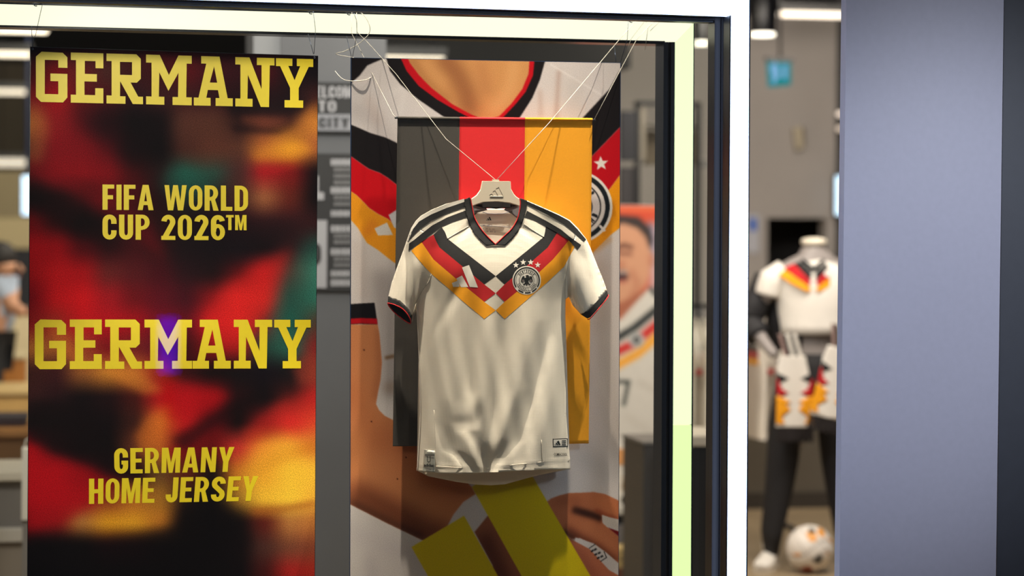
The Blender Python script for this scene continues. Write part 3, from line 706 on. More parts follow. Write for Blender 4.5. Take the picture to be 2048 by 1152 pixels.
cb.line([(1190, 1020), (1212, 1030), (1236, 1040)], 7, (140, 60, 36), 3, .7, hm); cb.line([(1170, 1046), (1200, 1068), (1236, 1098)], 18, (204, 128, 88), 7, .5, hm)
cb.fill([(1204, 1030), (1235, 1040), (1260, 1046), (1260, 1064), (1235, 1058), (1214, 1053), (1205, 1043)], (206, 196, 190), .7)
cb.fill([(1216, 1055), (1235, 1062), (1260, 1070), (1260, 1086), (1235, 1071)], (120, 22, 24), .7)
cb.fill([(1120, 1062), (1143, 1079), (1165, 1090), (1180, 1098), (1220, 1140), (1240, 1152), (1260, 1300), (1150, 1300), (1110, 1120)], (186, 108, 78), .8)
cb.line([(1130, 1080), (1160, 1110), (1190, 1160)], 16, (120, 62, 46), 8, .6)
cb.line([(1122, 1062), (1150, 1078)], 10, (44, 24, 20), 4, .8)
cb.fill([(1151, 1075), (1188, 1087), (1212, 1105), (1235, 1125), (1260, 1140), (1260, 1160), (1235, 1149), (1218, 1140), (1180, 1098), (1150, 1082)], (206, 198, 198), .7)
cb.line([(1178, 1097), (1191, 1088)], 1.6, (20, 20, 22), .3); cb.line([(1201, 1123), (1213, 1115), (1208, 1103)], 1.6, (20, 20, 22), .3)
for x, y in ((1184, 1102), (1190, 1099), (1191, 1109), (1198, 1106), (1196, 1116), (1203, 1113)): cb.fill([(x - 3, y), (x + 2, y - 3.4), (x + 4, y), (x - 1, y + 3)], (30, 30, 34), .5)
# two yellow bars of the printed emblem
YB_ = (214, 190, 16)
cb.fill([(823, 1094), (928, 1031.5), (996, 1152), (1080, 1300), (940, 1300)], YB_, .6)
cb.fill([(943.8, 973.6), (1042.8, 914.8), (1065.7, 954), (1181, 1152), (1267, 1300), (1129, 1300), (1043, 1152)], YB_, .6)
ban = thing('photo_banner', 'large photo banner of a footballer torso with folded arms hanging behind the jersey', 'banner', U(970, 1300, YB))
bq = [(703, 116), (1240.5, 126.3), (1236, 1300), (700.2, 1300)]
m_ban = mat('printed_banner_face', rough=.6, attr='ink', noise=.2, nscale=500, spec=.08)
printed('printed_face', bq, YB, 370, 800, cb, m_ban, ban)
pprism('backing_board', [(701.3, 115), (1241.6, 125.3), (1237, 1301), (698.8, 1301)], YB + .0012, .005, mat('blue_black_board_edge', (38, 58, 92), .3), ban)
clip(698, 21, ban); clip(1262, 36, ban)
cord([(706, 22), (713, 40, .43), (714, 68, .43), (704, 119, .402)], ban, m=m_cord_dark)
cord([(693, 72, .44), (704, 119, .402)], ban, m=m_cord_dark)
cord([(1257, 34), (1254.6, 77.7, .43), (1239.5, 130, .402)], ban, m=m_cord_dark)
cord([(1228.6, 90, .44), (1232, 125, .402)], ban, m=m_cord_dark)
cur = [(705, 18), (726.5, 29), (739, 50.6), (737, 68.6), (716, 88.5), (690, 102), (672.3, 108.4), (708, 115.6), (730, 121), (741, 131), (746, 150), (730, 160), (702, 162), (684, 157), (670, 142)]
tube('loose_cord', smooth_path([U(a, b, .425 - .03 * math.sin(q * .7)) for q, (a, b) in enumerate(cur)], 6), .0009, m_cord, ban, 5)
for pts in ([(1280, 34), (1290, 42), (1262, 78), (1244, 130)], [(1318, 36), (1296, 56), (1290, 100)], [(1326, 37), (1300, 62)], [(1296, 36), (1292, 45)]):
    cord([(a, b, .432) for a, b in pts], ban, .0007)

# ------------------------------------------------------------------ three-colour hanging flag
YFl = .364
def flag_d(x, y):
    k = max(0, (y - 240) / 650)
    return YFl + .004 * math.sin((x - 790) / 60.0) * k * k - .002 * math.exp(-((x - 1147) / 6.0) ** 2) * k
flag = thing('hanging_flag', 'vertical black, red and gold striped cloth flag on a rod behind the white jersey', 'flag', U(985, 890, YFl))
m_fk = mat('black_flag_cloth', (66, 62, 58), .9, noise=.06, nscale=300, bump=.1, bscale=900)
m_fr = mat('red_flag_cloth', (226, 32, 38), .9, noise=.05, nscale=300, bump=.1, bscale=900)
m_fy = mat('gold_flag_cloth', (244, 164, 22), .9, noise=.05, nscale=300, bump=.1, bscale=900)
xt = [(795, 785.5), (919.3, 912), (1050, 1044), (1184.5, 1177.5)]
for k, (m_, nm) in enumerate(((m_fk, 'black'), (m_fr, 'red'), (m_fy, 'gold'))):
    (a, a2), (b, b2) = xt[k], xt[k + 1]
    yb = [892.5, 892, 889.5, 887][k:k + 2]
    c_ = patch('stripe_panel', [(a, 237 + k), (b, 238 + k), (b2, yb[1]), (a2, yb[0])], flag_d, m_, flag, 0, 11, .0006)
    c_['label'] = nm + ' stripe of the flag'
    tb = tube('rod_pocket', [U(a, 236 + k * 1.1, YFl + .001), U(b, 237.2 + k * 1.1, YFl + .001)], .0042, m_, flag, 10)
    tb['label'] = nm + ' rod pocket'
tube('rod', [U(789.5, 235.4, YFl + .001), U(1190.5, 239.9, YFl + .001)], .003, m_clip, flag, 8)
cord([(704, 22), (703, 66, .43), (786, 229, .369), (792, 235, .356)], flag)
cord([(1312, 36), (1272, 81, .43), (1219, 181, .37), (1188.6, 238.6, .356)], flag)

# ------------------------------------------------------------------ jersey on a hanger
def ss(a, b, x):
    t = min(1, max(0, (x - a) / (b - a))); return t * t * (3 - 2 * t)
def gs(v, s): return math.exp(-.5 * (v / s) ** 2)
def lx(y, pts):
    for (y0, x0), (y1, x1) in zip(pts, pts[1:]):
        if y <= y1 or (y1, x1) == pts[-1]: return x0 + (x1 - x0) * (y - y0) / (y1 - y0)
YJ = .338
def sleeve_d(x, y, ax, ay, bx, by, w0, w1, amp):
    dx, dy = bx - ax, by - ay; L = math.hypot(dx, dy); t = ((x - ax) * dx + (y - ay) * dy) / L / L
    v = ((x - ax) * dy - (y - ay) * dx) / L; w = w0 + (w1 - w0) * min(1.3, max(-.3, t))
    q = 1 - (v / w) ** 2
    return amp * math.sqrt(q) if q > 0 else 0, t, v
def J(x, y):
    hw = 190 - 38 * ss(470, 610, y)
    u = (x - 985) / hw
    ramp = .60 + .40 * ss(400, 560, y)
    b = .066 * math.sqrt(max(0, 1 - u * u)) * ramp if abs(u) < 1 else 0
    s1, t1, v1 = sleeve_d(x, y, 862, 420, 799, 628, 44, 30, .040)
    s2, t2, v2 = sleeve_d(x, y, 1105, 415, 1190, 620, 46, 32, .040)
    h = math.log(math.exp(b * 220) + math.exp(s1 * 220) + math.exp(s2 * 220)) / 220 - math.log(3) / 220 * (1 if b + s1 + s2 < .01 else .35)
    # folds
    k = ss(560, 700, y); kb = ss(640, 930, y)
    f = 0
    f -= .0100 * gs(x - lx(y, [(560, 1012), (750, 996), (880, 982), (925, 975)]), 11) * k
    f += .0065 * gs(x - lx(y, [(560, 972), (780, 968), (900, 955)]), 13) * k
    f -= .0060 * gs(x - lx(y, [(560, 948), (800, 940), (860, 935), (940, 975)]), 10) * k
    f -= .0085 * gs(x - lx(y, [(500, 1112), (640, 1104), (780, 1062), (880, 1024), (930, 985)]), 13) * ss(520, 640, y)
    f += .0060 * gs(x - lx(y, [(560, 1060), (780, 1036), (880, 1000), (930, 982)]), 14) * k
    f += .0055 * gs(x - lx(y, [(640, 900), (800, 905), (870, 930), (930, 965)]), 13) * kb
    f -= .0050 * gs(x - lx(y, [(640, 880), (850, 884), (900, 905), (935, 945)]), 10) * kb
    f += .0050 * gs(x - lx(y, [(640, 1108), (800, 1096), (930, 1060)]), 14) * kb
    f -= .0040 * gs(x - 1120, 8) * ss(480, 560, y) * (1 - ss(760, 900, y))
    f -= .0110 * gs(x - 973, 12) * gs(y - 922, 18)
    f += .0050 * gs(x - 946, 10) * gs(y - 818, 22); f -= .0022 * gs(x - 926, 14) * gs(y - 846, 9); f -= .0050 * gs(x - 956, 6) * gs(y - 828, 16)
    f -= .0040 * gs((x - 905) + (y - 600) * .5, 9) * gs(y - 590, 40)
    f += .0022 * math.sin(x * .09 + y * .02) * ss(600, 900, y) + .0012 * math.sin(x * .17 - y * .03) * ss(520, 800, y)
    # sleeve creases
    f -= .0085 * gs(x - lx(y, [(470, 818), (620, 814)]), 5) * ss(470, 520, y) * (1 - ss(600, 640, y))
    f += .0060 * gs(x - 832, 7) * ss(480, 540, y) * (1 - ss(590, 620, y))
    f -= .0090 * gs(x - lx(y, [(470, 1158), (560, 1178), (620, 1182)]), 6) * ss(480, 520, y)
    f -= .0080 * gs(x - lx(y, [(470, 1140), (600, 1136)]), 5) * ss(470, 500, y)
    f += .0050 * gs(x - 1150, 8) * ss(500, 560, y)
    f -= .0040 * gs(x - lx(y, [(470, 872), (560, 860)]), 5) * ss(470, 500, y) * (1 - ss(570, 610, y))
    # yoke wrinkles and shoulder drape
    f -= .0040 * gs((x - 930) * .8 + (y - 462) * .7, 5) * gs(y - 455, 16); f -= .0040 * gs((x - 1050) * -.7 + (y - 462) * .7, 5) * gs(y - 455, 16)
    # the hem ridge
    hy = lx(x, [(833, 931), (872, 932), (971, 936), (1080, 924), (1140, 920)])
    f += .0008 * gs(y - hy, 2.4) - .0008 * gs(y - hy - 4, 2.4)
    return YJ - max(0, h) - f * .72
shirt = thing('football_jersey', 'white football jersey with black, red and gold chest chevrons hanging on a hanger', 'jersey', U(985, 945, YJ))
m_js = mat('white_knit', (230, 221, 206), .85, noise=.02, nscale=120, dots=.22, dscale=330, sheen=.15)
m_jb = mat('white_knit_inside', (244, 232, 218), .9)
m_jk = mat('black_knit', (26, 26, 28), .85, noise=.1, nscale=200, dots=.15, dscale=400)
m_jr = mat('red_knit', (190, 18, 26), .85, noise=.04, nscale=200, dots=.15, dscale=400)
m_jy = mat('gold_knit', (246, 164, 10), .85, noise=.04, nscale=200, dots=.15, dscale=400)
m_jw = mat('white_print', (228, 222, 212), .7)
m_lin = mat('grey_collar_lining', (112, 110, 116), .9)
m_seam = mat('seam_thread', (196, 188, 176), .9)
bodyL = [(833, 604), (832.7, 620.3), (835.2, 676), (838.5, 752), (839.5, 828.5), (836.5, 892), (833.3, 941.6)]
bodyR = [(1140.3, 938.8), (1140.3, 920.7), (1136.7, 887.3), (1132, 828.5), (1131.6, 752), (1131, 676), (1131, 615), (1131.5, 598)]
hem = [(845.9, 943.5), (868, 945.8), (912.7, 948), (968.3, 945.8), (1024, 942.4), (1079.6, 939.4)]
colL = [(939.6, 394.2), (928.5, 399), (929.9, 412.2), (932.6, 428.9), (938.9, 449.7), (948.6, 466.4), (961, 480.3), (972.9, 491.4)]
colR = [(1010.4, 490.7), (1025, 476.8), (1037.5, 460.8), (1045.8, 442.8), (1052, 423.3), (1054.2, 401.1), (1041, 396.3)]
seamL = [(879, 494), (867, 520), (863, 548), (855.5, 566), (841.6, 586.5), (833, 604)]
seamR = [(1137.4, 492.5), (1135, 528), (1131, 558.5), (1129.8, 586.5), (1131.5, 598)]
shL = [(928.5, 399), (892.4, 407.5), (861.9, 420.1), (841.6, 431.6), (831.4, 441.7), (822.5, 455.7), (813.6, 479.8)]
shR = [(1054.2, 401.1), (1095.5, 418.9), (1118, 429), (1140, 440.5), (1156.5, 457), (1173, 478.6)]
slvL = [(808.6, 495), (794.6, 533), (783.2, 566), (776.6, 593), (799, 603), (814, 614.6), (824, 630), (829, 614)]
slvR = [(1181.8, 497.6), (1194.5, 530.6), (1207, 561), (1213.7, 580.7), (1190.8, 605.7), (1167.2, 626.4), (1161, 628), (1145, 610), (1138, 594)]
# front panel: yoke seam to hem
front = [(928.5, 399)] + colL[2:] + colR[:-1] + [(1054.2, 401.1), (1095.5, 418.9), (1118, 429), (1140, 440.5), (1156.5, 457), (1148, 480)] + seamR + bodyR[-2::-1] + hem[::-1] + bodyL[::-1] + seamL[-2::-1] + [(872, 480), (841.6, 460), (841.6, 431.6), (861.9, 420.1), (892.4, 407.5)]
patch('front_panel', front, J, m_js, shirt, 0, 4, .0008)
patch('sleeve', [(841.6, 431.6), (831.4, 441.7), (822.5, 455.7), (813.6, 479.8)] + slvL + seamL[::-1] + [(872, 480), (841.6, 460)], J, m_js, shirt, 0, 4, .0008)
patch('sleeve', [(1173, 478.6)] + slvR + seamR[::-1] + [(1148, 480), (1156.5, 457)], J, m_js, shirt, 0, 4, .0008)
# back panel and the inside of the neck
patch('back_panel', [(940, 402), (972, 417), (1010, 417), (1041, 404), (1120, 440), (1130, 600), (1140, 938), (1079, 950), (1051.8, 957), (1010, 968.6), (982, 970.5), (954.4, 969.4), (912.7, 963.8), (857, 952.7), (834, 941), (838, 620), (850, 440)], lambda x, y: .347 - .004 * ss(900, 970, y) * math.sin((x - 833) / 307 * math.pi), m_jb, shirt, 0, 12, .0008)
patch('collar_lining', [(940, 404), (965, 404), (975, 420), (955, 425), (948, 432), (944, 420)], lambda x, y: .3425, m_lin, shirt, 0, 6, .0006)
patch('collar_lining', [(1041, 404), (1018, 404), (1008, 420), (1024, 428), (1036, 438), (1041, 420)], lambda x, y: .3425, m_lin, shirt, 0, 6, .0006)
patch('back_collar', [(942, 402), (955, 400), (992, 398), (1030, 400), (1041, 402), (1036, 410), (1022, 415), (992, 418), (964, 415), (948, 410)], lambda x, y: .3415, m_jk, shirt, 0, 6, .0006)
rib = [(965, 424), (975, 427), (992, 428), (1008, 427), (1017, 424)]
tube('neck_tape', [U(a, b, .3415) for a, b in rib], .0012, m_lin, shirt, 5)
tube('back_seam', [U(a, b, .3445) for a, b in ((960, 451.5), (990, 452), (1026, 455))], .0006, m_lin, shirt, 4)
# collar and piping
inL = [(939.9, 395.6), (943, 412.2), (947.9, 434.4), (958.3, 453.9), (972.2, 471.3), (991, 489.7)]
inR = [(1011, 470.6), (1025, 456.7), (1035.4, 438.6), (1039.6, 423.3), (1041.7, 406.7), (1040.3, 396.3)]
JC = lambda x, y: J(x, y) - .0016
patch('collar', colL + [(991, 490.2)] + inL[:-1][::-1], JC, m_jk, shirt, .0004, 3, .001)
patch('collar', [(991, 490.4), (1010.4, 490.7)] + colR[1:] + inR[::-1], JC, m_jk, shirt, .0004, 3, .001)
for P in (inL, [inL[-1]] + inR):
    tube('collar_piping', smooth_path([U(a + (1.1 if P is inL else -1.1), b, JC(a, b) - .0006) for a, b in P], 5), .0014, m_jr, shirt, 6)
# shoulder stripes (black fields with white lines between)
o1 = .0006
bandL1 = [(929.4, 403.5), (930.5, 414), (892, 428), (862, 442), (840, 458), (826, 472), (816.5, 482), (819, 470), (826, 458), (838, 443), (862, 429), (893, 416)]
bandL2 = [(931, 421), (934.5, 434), (905, 444), (884, 453), (866, 466), (848, 480), (833, 491), (817, 502), (818, 487), (828, 480), (845, 466), (864, 451), (894, 435)]
whiteL = [(927.9, 397.5), (892.4, 408), (861.9, 420.6), (841.6, 432.2), (831.4, 442.2), (822.5, 456), (814, 480), (816.5, 482), (826, 458), (838, 443), (862, 429), (893, 416), (929.4, 403.5)]
bandR1 = [(1054, 402.5), (1095, 420.5), (1118, 430.5), (1139, 442), (1155, 458.5), (1172.5, 479), (1168, 484), (1145, 463), (1128, 449), (1098, 431), (1053, 408.8)]
bandR2 = [(1054, 421.5), (1095, 443), (1122, 459), (1140, 474), (1162.5, 490), (1155, 499.5), (1138, 481), (1114, 465), (1091, 452.8), (1070, 441), (1049, 434)]
bandLu = [(872, 474.5)]
for nm, P, m_ in (('shoulder_stripe', whiteL, m_jw), ('shoulder_stripe', bandL1, m_jk), ('shoulder_stripe', bandL2, m_jk), ('shoulder_stripe', bandR1, m_jk), ('shoulder_stripe', bandR2, m_jk)):
    patch(nm, P, J, m_, shirt, .0007, 4, 0)
# chest chevrons
o2 = .0002
chev = [
 ('black', m_jk, [(883.5, 454.4), (890, 464), (894.9, 477.3), (991.4, 552.2), (968.5, 568.7), (930, 537), (879, 495), (872, 482), (867, 469)]),
 ('red', m_jr, [(867, 469), (872, 482), (879, 495), (930, 537), (968.5, 568.7), (991.4, 586.5), (968.5, 603.7), (922, 566), (867, 519), (858, 506), (842.8, 483.6)]),
 ('gold', m_jy, [(842.8, 483.6), (858, 506), (867, 519), (922, 566), (968.5, 603.7), (991.4, 620.5), (968.5, 638), (922.8, 600), (892, 572.5), (863, 548), (846, 530), (822.5, 501.4)]),
 ('black', m_jk, [(991.4, 552.2), (1049.8, 505), (1087.9, 473.5), (1090, 464), (1091.7, 453), (1114.6, 465), (1104, 482), (1095.5, 495), (1052, 533), (1009.2, 568.7)]),
 ('red', m_jr, [(1009.2, 568.7), (1052, 533), (1095.5, 495), (1104, 482), (1114.6, 465), (1138, 480), (1122, 500), (1105.7, 519), (1060, 562), (1009.2, 603.7), (991.4, 586.5)]),
 ('gold', m_jy, [(1009.2, 603.7), (1060, 562), (1105.7, 519), (1122, 500), (1138, 480), (1149, 494), (1139, 513), (1128.5, 533), (1095.5, 563.6), (1050, 603), (1009.2, 638), (991.4, 620.5)])]
for nm, m_, P in chev:
    c_ = patch('chevron', P, J, m_, shirt, o2 + .00004 * 'black red gold'.split().index(nm), 4, 0); c_['label'] = nm + ' chest chevron band'
# armhole, yoke and side seams
for P in (seamL[2:], seamR[2:], [(894.9, 477.3), (915, 465), (938, 452)], [(1048, 448), (1068, 462), (1088, 474)], [(872, 933), (871, 880), (868, 820)], [(1084.6, 923), (1083, 880)]):
    tube('seam', smooth_path([U(a, b, J(a, b) - .0006) for a, b in P], 4), .0006, m_seam, shirt, 4)
tube('side_seam', smooth_path([U(a + 1.5, b, J(a + 3, b) - .0006) for a, b in bodyL], 5), .0012, m_jw, shirt, 5)
tube('hem_seam', smooth_path([U(a, b, J(a, b) - .0004) for a, b in ((834, 932), (872, 932.5), (920, 935.5), (971, 937), (1024, 930), (1080, 924.5), (1139, 921))], 6), .0007, m_seam, shirt, 4)
# cuffs
cfL = [(776.5, 593), (799, 603), (814, 614.6), (824.3, 630.8), (823, 638), (821, 644), (817, 632), (805, 617.5), (787.4, 608.7), (775.4, 605.7)]
opL = [(775.4, 606), (787.4, 608.9), (805, 617.7), (817, 632), (821.5, 644), (818.4, 646.5), (805, 638), (787.4, 623.5), (778, 612)]
patch('cuff', cfL, J, m_jk, shirt, .0014, 3, .0008)
patch('cuff_lining', opL, lambda x, y: YJ - .012, mat('black_cuff_inside', (14, 13, 14), .9), shirt, 0, 5, .0005)
ol = smooth_path([U(a, b, J(a, b) - .002 if q < 5 else YJ - .016) for q, (a, b) in enumerate(opL + opL[:1])], 4)
tube('cuff_piping', ol, .0013, m_jr, shirt, 6)
cfR = [(1213.7, 580.7), (1216.6, 591), (1197.5, 615.5), (1181, 634.5), (1174.6, 637), (1161, 628.6), (1167.2, 626.4), (1190.8, 605.7)]
patch('cuff', cfR, J, m_jk, shirt, .0014, 3, .0008)
tube('cuff_piping', smooth_path([U(a, b, J(a - 2, b - 2) - .0012) for a, b in ((1216.8, 590), (1215, 595.5), (1197.8, 617), (1181, 636.4), (1174.6, 638.6))], 5), .0013, m_jr, shirt, 6)
# underside of sleeve openings
patch('sleeve_lining', [(824, 630), (829, 612), (834, 604), (832, 624), (824, 645)], lambda x, y: YJ - .004, m_seam, shirt, 0, 5, .0005)
# three-bar chest mark
for P in ([(924, 535), (938, 530), (956, 575), (939.5, 574)], [(912.5, 557), (924, 551), (936.8, 574), (922, 574.3)], [(903.8, 566), (916, 561.3), (919.2, 573.3), (906.5, 574)]):
    patch('chest_mark', P, J, m_jw, shirt, .0005, 4, 0)
# crest
cx, cy = 1053.4, 560.5
cr = patch('crest', ellipse(cx, cy, 28.6, 28.6, 48), J, m_jw, shirt, .0005, 4, 0)
m_ck = mat('crest_black', (18, 24, 26), .7)
def ring(r0, r1, a0, a1, m_, off, name):
    n = max(6, int((a1 - a0) / 8)); P = ellipse(cx, cy, r1, r1, n, a0, a1) + ellipse(cx, cy, r0, r0, n, a0, a1)[::-1]
    if a1 - a0 >= 359:
        for q in (0, 1): ring(r0, r1, a0 + 180 * q, a0 + 180 * (q + 1), m_, off, name)
        return
    return patch(name, P, J, m_, cr, off, 3, 0)
ring(23.9, 26.4, 148, 392, m_ck, .0007, 'crest_ring')
for a0 in (36, 69, 102): ring(23.9, 26.4, a0 + 3, a0 + 29, m_ck, .0007, 'crest_ring')
ring(21.2, 22.0, 0, 360, m_ck, .0007, 'crest_ring'); ring(14.2, 15.0, 0, 360, m_ck, .0007, 'crest_ring')
arc_text('crest_lettering', 'DEUTSCHER', cx, cy, 18.3, -90, 100, 4.9, J, m_ck, cr, .0008)
# lower words run the other way round
V_ = arc_text('crest_lettering', 'FUSSDALL-DUND', cx, cy, 18.3, 90, 128, 4.4, J, m_ck, cr, .0008, True)
def E_(x, y): return (980 + x / 11.52, 500 + y / 11.52)
eag = [(845, 580), (880, 575), (895, 600), (890, 640), (920, 640), (905, 615), (930, 598), (975, 615), (975, 650), (990, 720), (965, 740), (940, 735), (915, 690), (895, 690), (885, 740), (905, 775), (935, 785), (925, 812), (890, 800), (868, 770), (862, 815), (848, 820), (834, 815), (830, 770), (808, 800), (775, 812), (762, 785), (795, 775), (812, 740), (802, 690), (782, 690), (755, 735), (730, 738), (710, 715), (728, 650), (750, 610), (775, 598), (800, 612), (790, 640), (812, 640), (815, 600), (828, 582)]
patch('crest_eagle', [E_(*p) for p in eag], J, m_ck, cr, .0008, 3, 0)
for P in ([(790, 700), (770, 735), (735, 730), (735, 690), (765, 670)], [(905, 700), (930, 735), (965, 730), (965, 690), (935, 670)]):
    patch('crest_wing', [E_(*p) for p in P], J, mat('crest_grey', (110, 100, 98), .7), cr, .001, 3, 0)
patch('crest_head', [E_(805, 612), E_(828, 605), E_(832, 635), E_(812, 640)], J, m_jw, cr, .001, 3, 0)
for sx, sy in ((1031.8, 530.3), (1046.4, 524.6), (1061.4, 524.6), (1075.5, 530)):
    patch('crest_star', star(sx, sy, 6.3), J, m_jw, cr, .0005, 4, 0)
# labels on the hem and in the neck
m_tag = mat('silver_tag', (188, 188, 180), .45, .2)
tg = patch('hem_tag', [(848.5, 899), (870, 902), (869.5, 945), (845.5, 943)], lambda x, y: J(x, y) - .003, m_tag, shirt, 0, 6, .0005)
m_ink = mat('black_ink', (24, 26, 28), .7); m_ink2 = mat('grey_ink', (90, 88, 86), .8)
TJ = lambda x, y: J(x, y) - .0036
small_text('tag_print', 'adidas', [(848, 927), (867, 927.6), (867, 934), (848, 933)], TJ, m_ink, tg, 0, .03)
small_text('tag_print', 'U', [(854, 912), (861, 912), (861, 925), (854, 925)], TJ, m_ink, tg, 0, 0)
for y_, a_, b_ in ((904.5, 854, 865), (908, 850, 869), (910, 850, 869), (937.5, 851.5, 862)): patch('tag_print', [(a_, y_), (b_, y_ + .6), (b_, y_ + 2), (a_, y_ + 1.4)], TJ, m_ink2, tg, .0002, 4, 0)
tl = patch('hem_label', [(1105.5, 877.5), (1135.6, 876.5), (1136.4, 893), (1106, 894)], J, m_ck, shirt, .0005, 5, 0)
patch('label_field', [(1107, 879.2), (1134, 878.2), (1134.8, 891.4), (1107.5, 892.4)], J, m_jw, tl, .0009, 4, 0)
for P in ([(1117, 881), (1113.5, 883.5), (1117.8, 890.3), (1121.3, 890)], [(1112.6, 885), (1111.2, 886.5), (1113.4, 890.4), (1116, 890.3)], [(1110, 888.2), (1108.8, 890.6), (1111.8, 890.5)]):
    P = [(a + (0 if q else .5), b) for q, (a, b) in enumerate(P)]
    patch('label_print', P, J, m_ck, tl, .0014, 3, 0)
for y_ in (880.8, 884.6, 888.4): patch('label_print', [(1123.5, y_), (1132, y_ - .2), (1132.2, y_ + 1.7), (1123.7, y_ + 1.9)], J, m_ck, tl, .0014, 4, 0)
small_text('fabric_print', 'CLIMACOOL', [(1107.6, 905.8), (1134.5, 905.8), (1134.5, 911.4), (1107.6, 911.4)], J, m_ck, shirt, .001, .01)
NB = lambda x, y: .3462
for P in ([(977.5, 434.5), (979.6, 433.6), (983, 440.8), (979.8, 440.8)], [(974.8, 437.5), (976.6, 436.4), (979, 440.8), (976.4, 440.8)], [(972.6, 439.8), (974, 439), (975.6, 440.8), (973, 440.8)]):
    patch('neck_print', P, NB, m_ink, shirt, .001, 3, 0)
small_text('neck_print', 'M    M-L', [(966, 449.6), (983, 450), (983, 453), (966, 452.6)], NB, m_ink, shirt, .001, .01)
small_text('neck_print', 'S  M  L  XL', [(966, 456), (991, 457), (991, 459.6), (966, 458.6)], NB, m_ink2, shirt, .001, 0)
small_text('neck_print', 'P  44  2', [(974, 461.6), (991, 462.4), (991, 465), (974, 464.2)], NB, m_ink2, shirt, .001, 0)

# hanger
m_han = mat('cream_moulded_hanger', (226, 214, 194), .5, noise=.02, nscale=80)
hang = thing('clothes_hanger', 'cream moulded clothes hanger with embossed mark inside the collar of the white jersey', 'hanger', U(993, 400, .316))
hp = [(964.7, 362), (1021.4, 362.5), (1022.4, 378), (1028, 388), (1033, 393.5), (1040, 398), (1041, 413), (1019, 406), (994, 403), (968.5, 404), (943, 413), (942.4, 397.6), (949, 393.5), (954, 389.5), (961, 379.5), (963.5, 368)]
hb = pprism('hanger_body', hp, .310, .009, m_han, hang)
hb2 = hb.modifiers.new('edge', 'BEVEL'); hb2.width = .0016; hb2.segments = 2; hb2.limit_method = 'ANGLE'
pprism('hanger_tab', [(985, 358.5), (998.3, 359), (998.3, 364), (985, 363.5)], .311, .007, m_han, hang)
arms = [(945, 405), (900, 420), (850, 442), (838, 450)], [(1040, 405), (1090, 424), (1140, 450), (1150, 458)]
for P in arms: tube('hanger_arm', [U(a, b, .325) for a, b in P], [.007, .007, .006, .005], m_han, hang, 8)
def H_(x, y): return (900 + x / 7.2, 340 + y / 7.2)
m_emb = mat('embossed_line', (96, 86, 72), .7)
for P in ([(568, 360), (605, 338), (622, 372)], [(618, 310), (650, 290), (690, 368)], [(660, 268), (702, 246), (765, 374)], ):
    tube('embossed_mark', [U(*H_(*p), .3099) for p in P], .0003, m_emb, hang, 4)
tube('embossed_mark', [U(*H_(575, 378), .3097), U(*H_(768, 380), .3097)], .0006, m_jw, hang, 4)
cord([(713, 20), (714, 64, .43), (734.5, 84, .42), (792, 148, .38), (892, 278, .345), (989, 358, .312), (992, 361, .312)], hang, .0008)
cord([(1279, 34), (1237, 81, .43), (1196, 130, .39), (1098, 246, .352), (995, 358, .312)], hang, .0008)

# ------------------------------------------------------------------ lettering on the grey pillar
YP = Yp - .012
bd = thing('wall_board', 'dark board with white welcome lettering on the grey pillar between the two banners', 'sign', U(665, 590, YP))
m_bd = mat('dark_grey_board', (52, 51, 52), .7); m_bw = mat('pale_lettering', (176, 174, 178), .8); m_bl = mat('pale_box', (150, 150, 156), .8)
pprism('board_panel', [(570, 163), (765, 166), (765, 268), (570, 266)], YP, .012, m_bd, bd)
pprism('board_panel', [(570, 306), (762, 308), (762, 583), (570, 581)], YP, .012, m_bd, bd)
PD = lambda x, y: YP
words('board_lettering', 'WELCOME', [(608, 172), (718, 173), (718, 196), (608, 195)], PD, m_bw, bd, .003)
words('board_lettering', 'TO', [(637, 201), (672, 201.4), (672, 224), (637, 223.6)], PD, m_bw, bd, .003, .12)
pprism('letter_box', [(600, 228), (722, 229), (722, 262), (600, 261)], YP - .004, .004, m_bl, bd)
words('board_lettering', 'CITY', [(638, 235), (698, 235.4), (698, 255), (638, 254.6)], PD, m_bd, bd, .007, .14)
pprism('letter_box', [(590, 440), (654, 440.5), (653, 576), (590, 575)], YP - .003, .003, m_bw, bd)
pprism('pictogram', [(600, 352), (637, 352), (637, 384), (648, 385), (648, 400), (600, 399)], YP - .003, .003, m_bw, bd)
words('board_lettering', '0', [(612, 485), (642, 485), (642, 530), (612, 530)], PD, m_bd, bd, .007)
rr = random.Random(3)
for y_, h_, k_ in ((318, 13, 0), (335, 8, 1), (348, 8, 1), (361, 8, 1), (374, 13, 0), (391, 8, 1), (404, 8, 1), (421, 12, 0), (451, 13, 0), (468, 8, 1), (480, 8, 1), (497, 13, 0), (514, 8, 1), (526, 8, 1), (541, 12, 0), (559, 13, 0)):
    x_ = 662 + 6 * k_; vs, fs = [], []
    while x_ < 752:
        w_ = rr.uniform(5, 9)
        b_ = len(vs); vs += [U(a, b, YP - .002) for a, b in ((x_, y_), (x_ + w_, y_), (x_ + w_, y_ + h_), (x_, y_ + h_))]; fs.append((b_, b_ + 3, b_ + 2, b_ + 1)); x_ += w_ + 1.6
    pylist('small_print_line', vs, fs, m_bw if not k_ else mat('dim_lettering', (124, 122, 124), .8), bd)

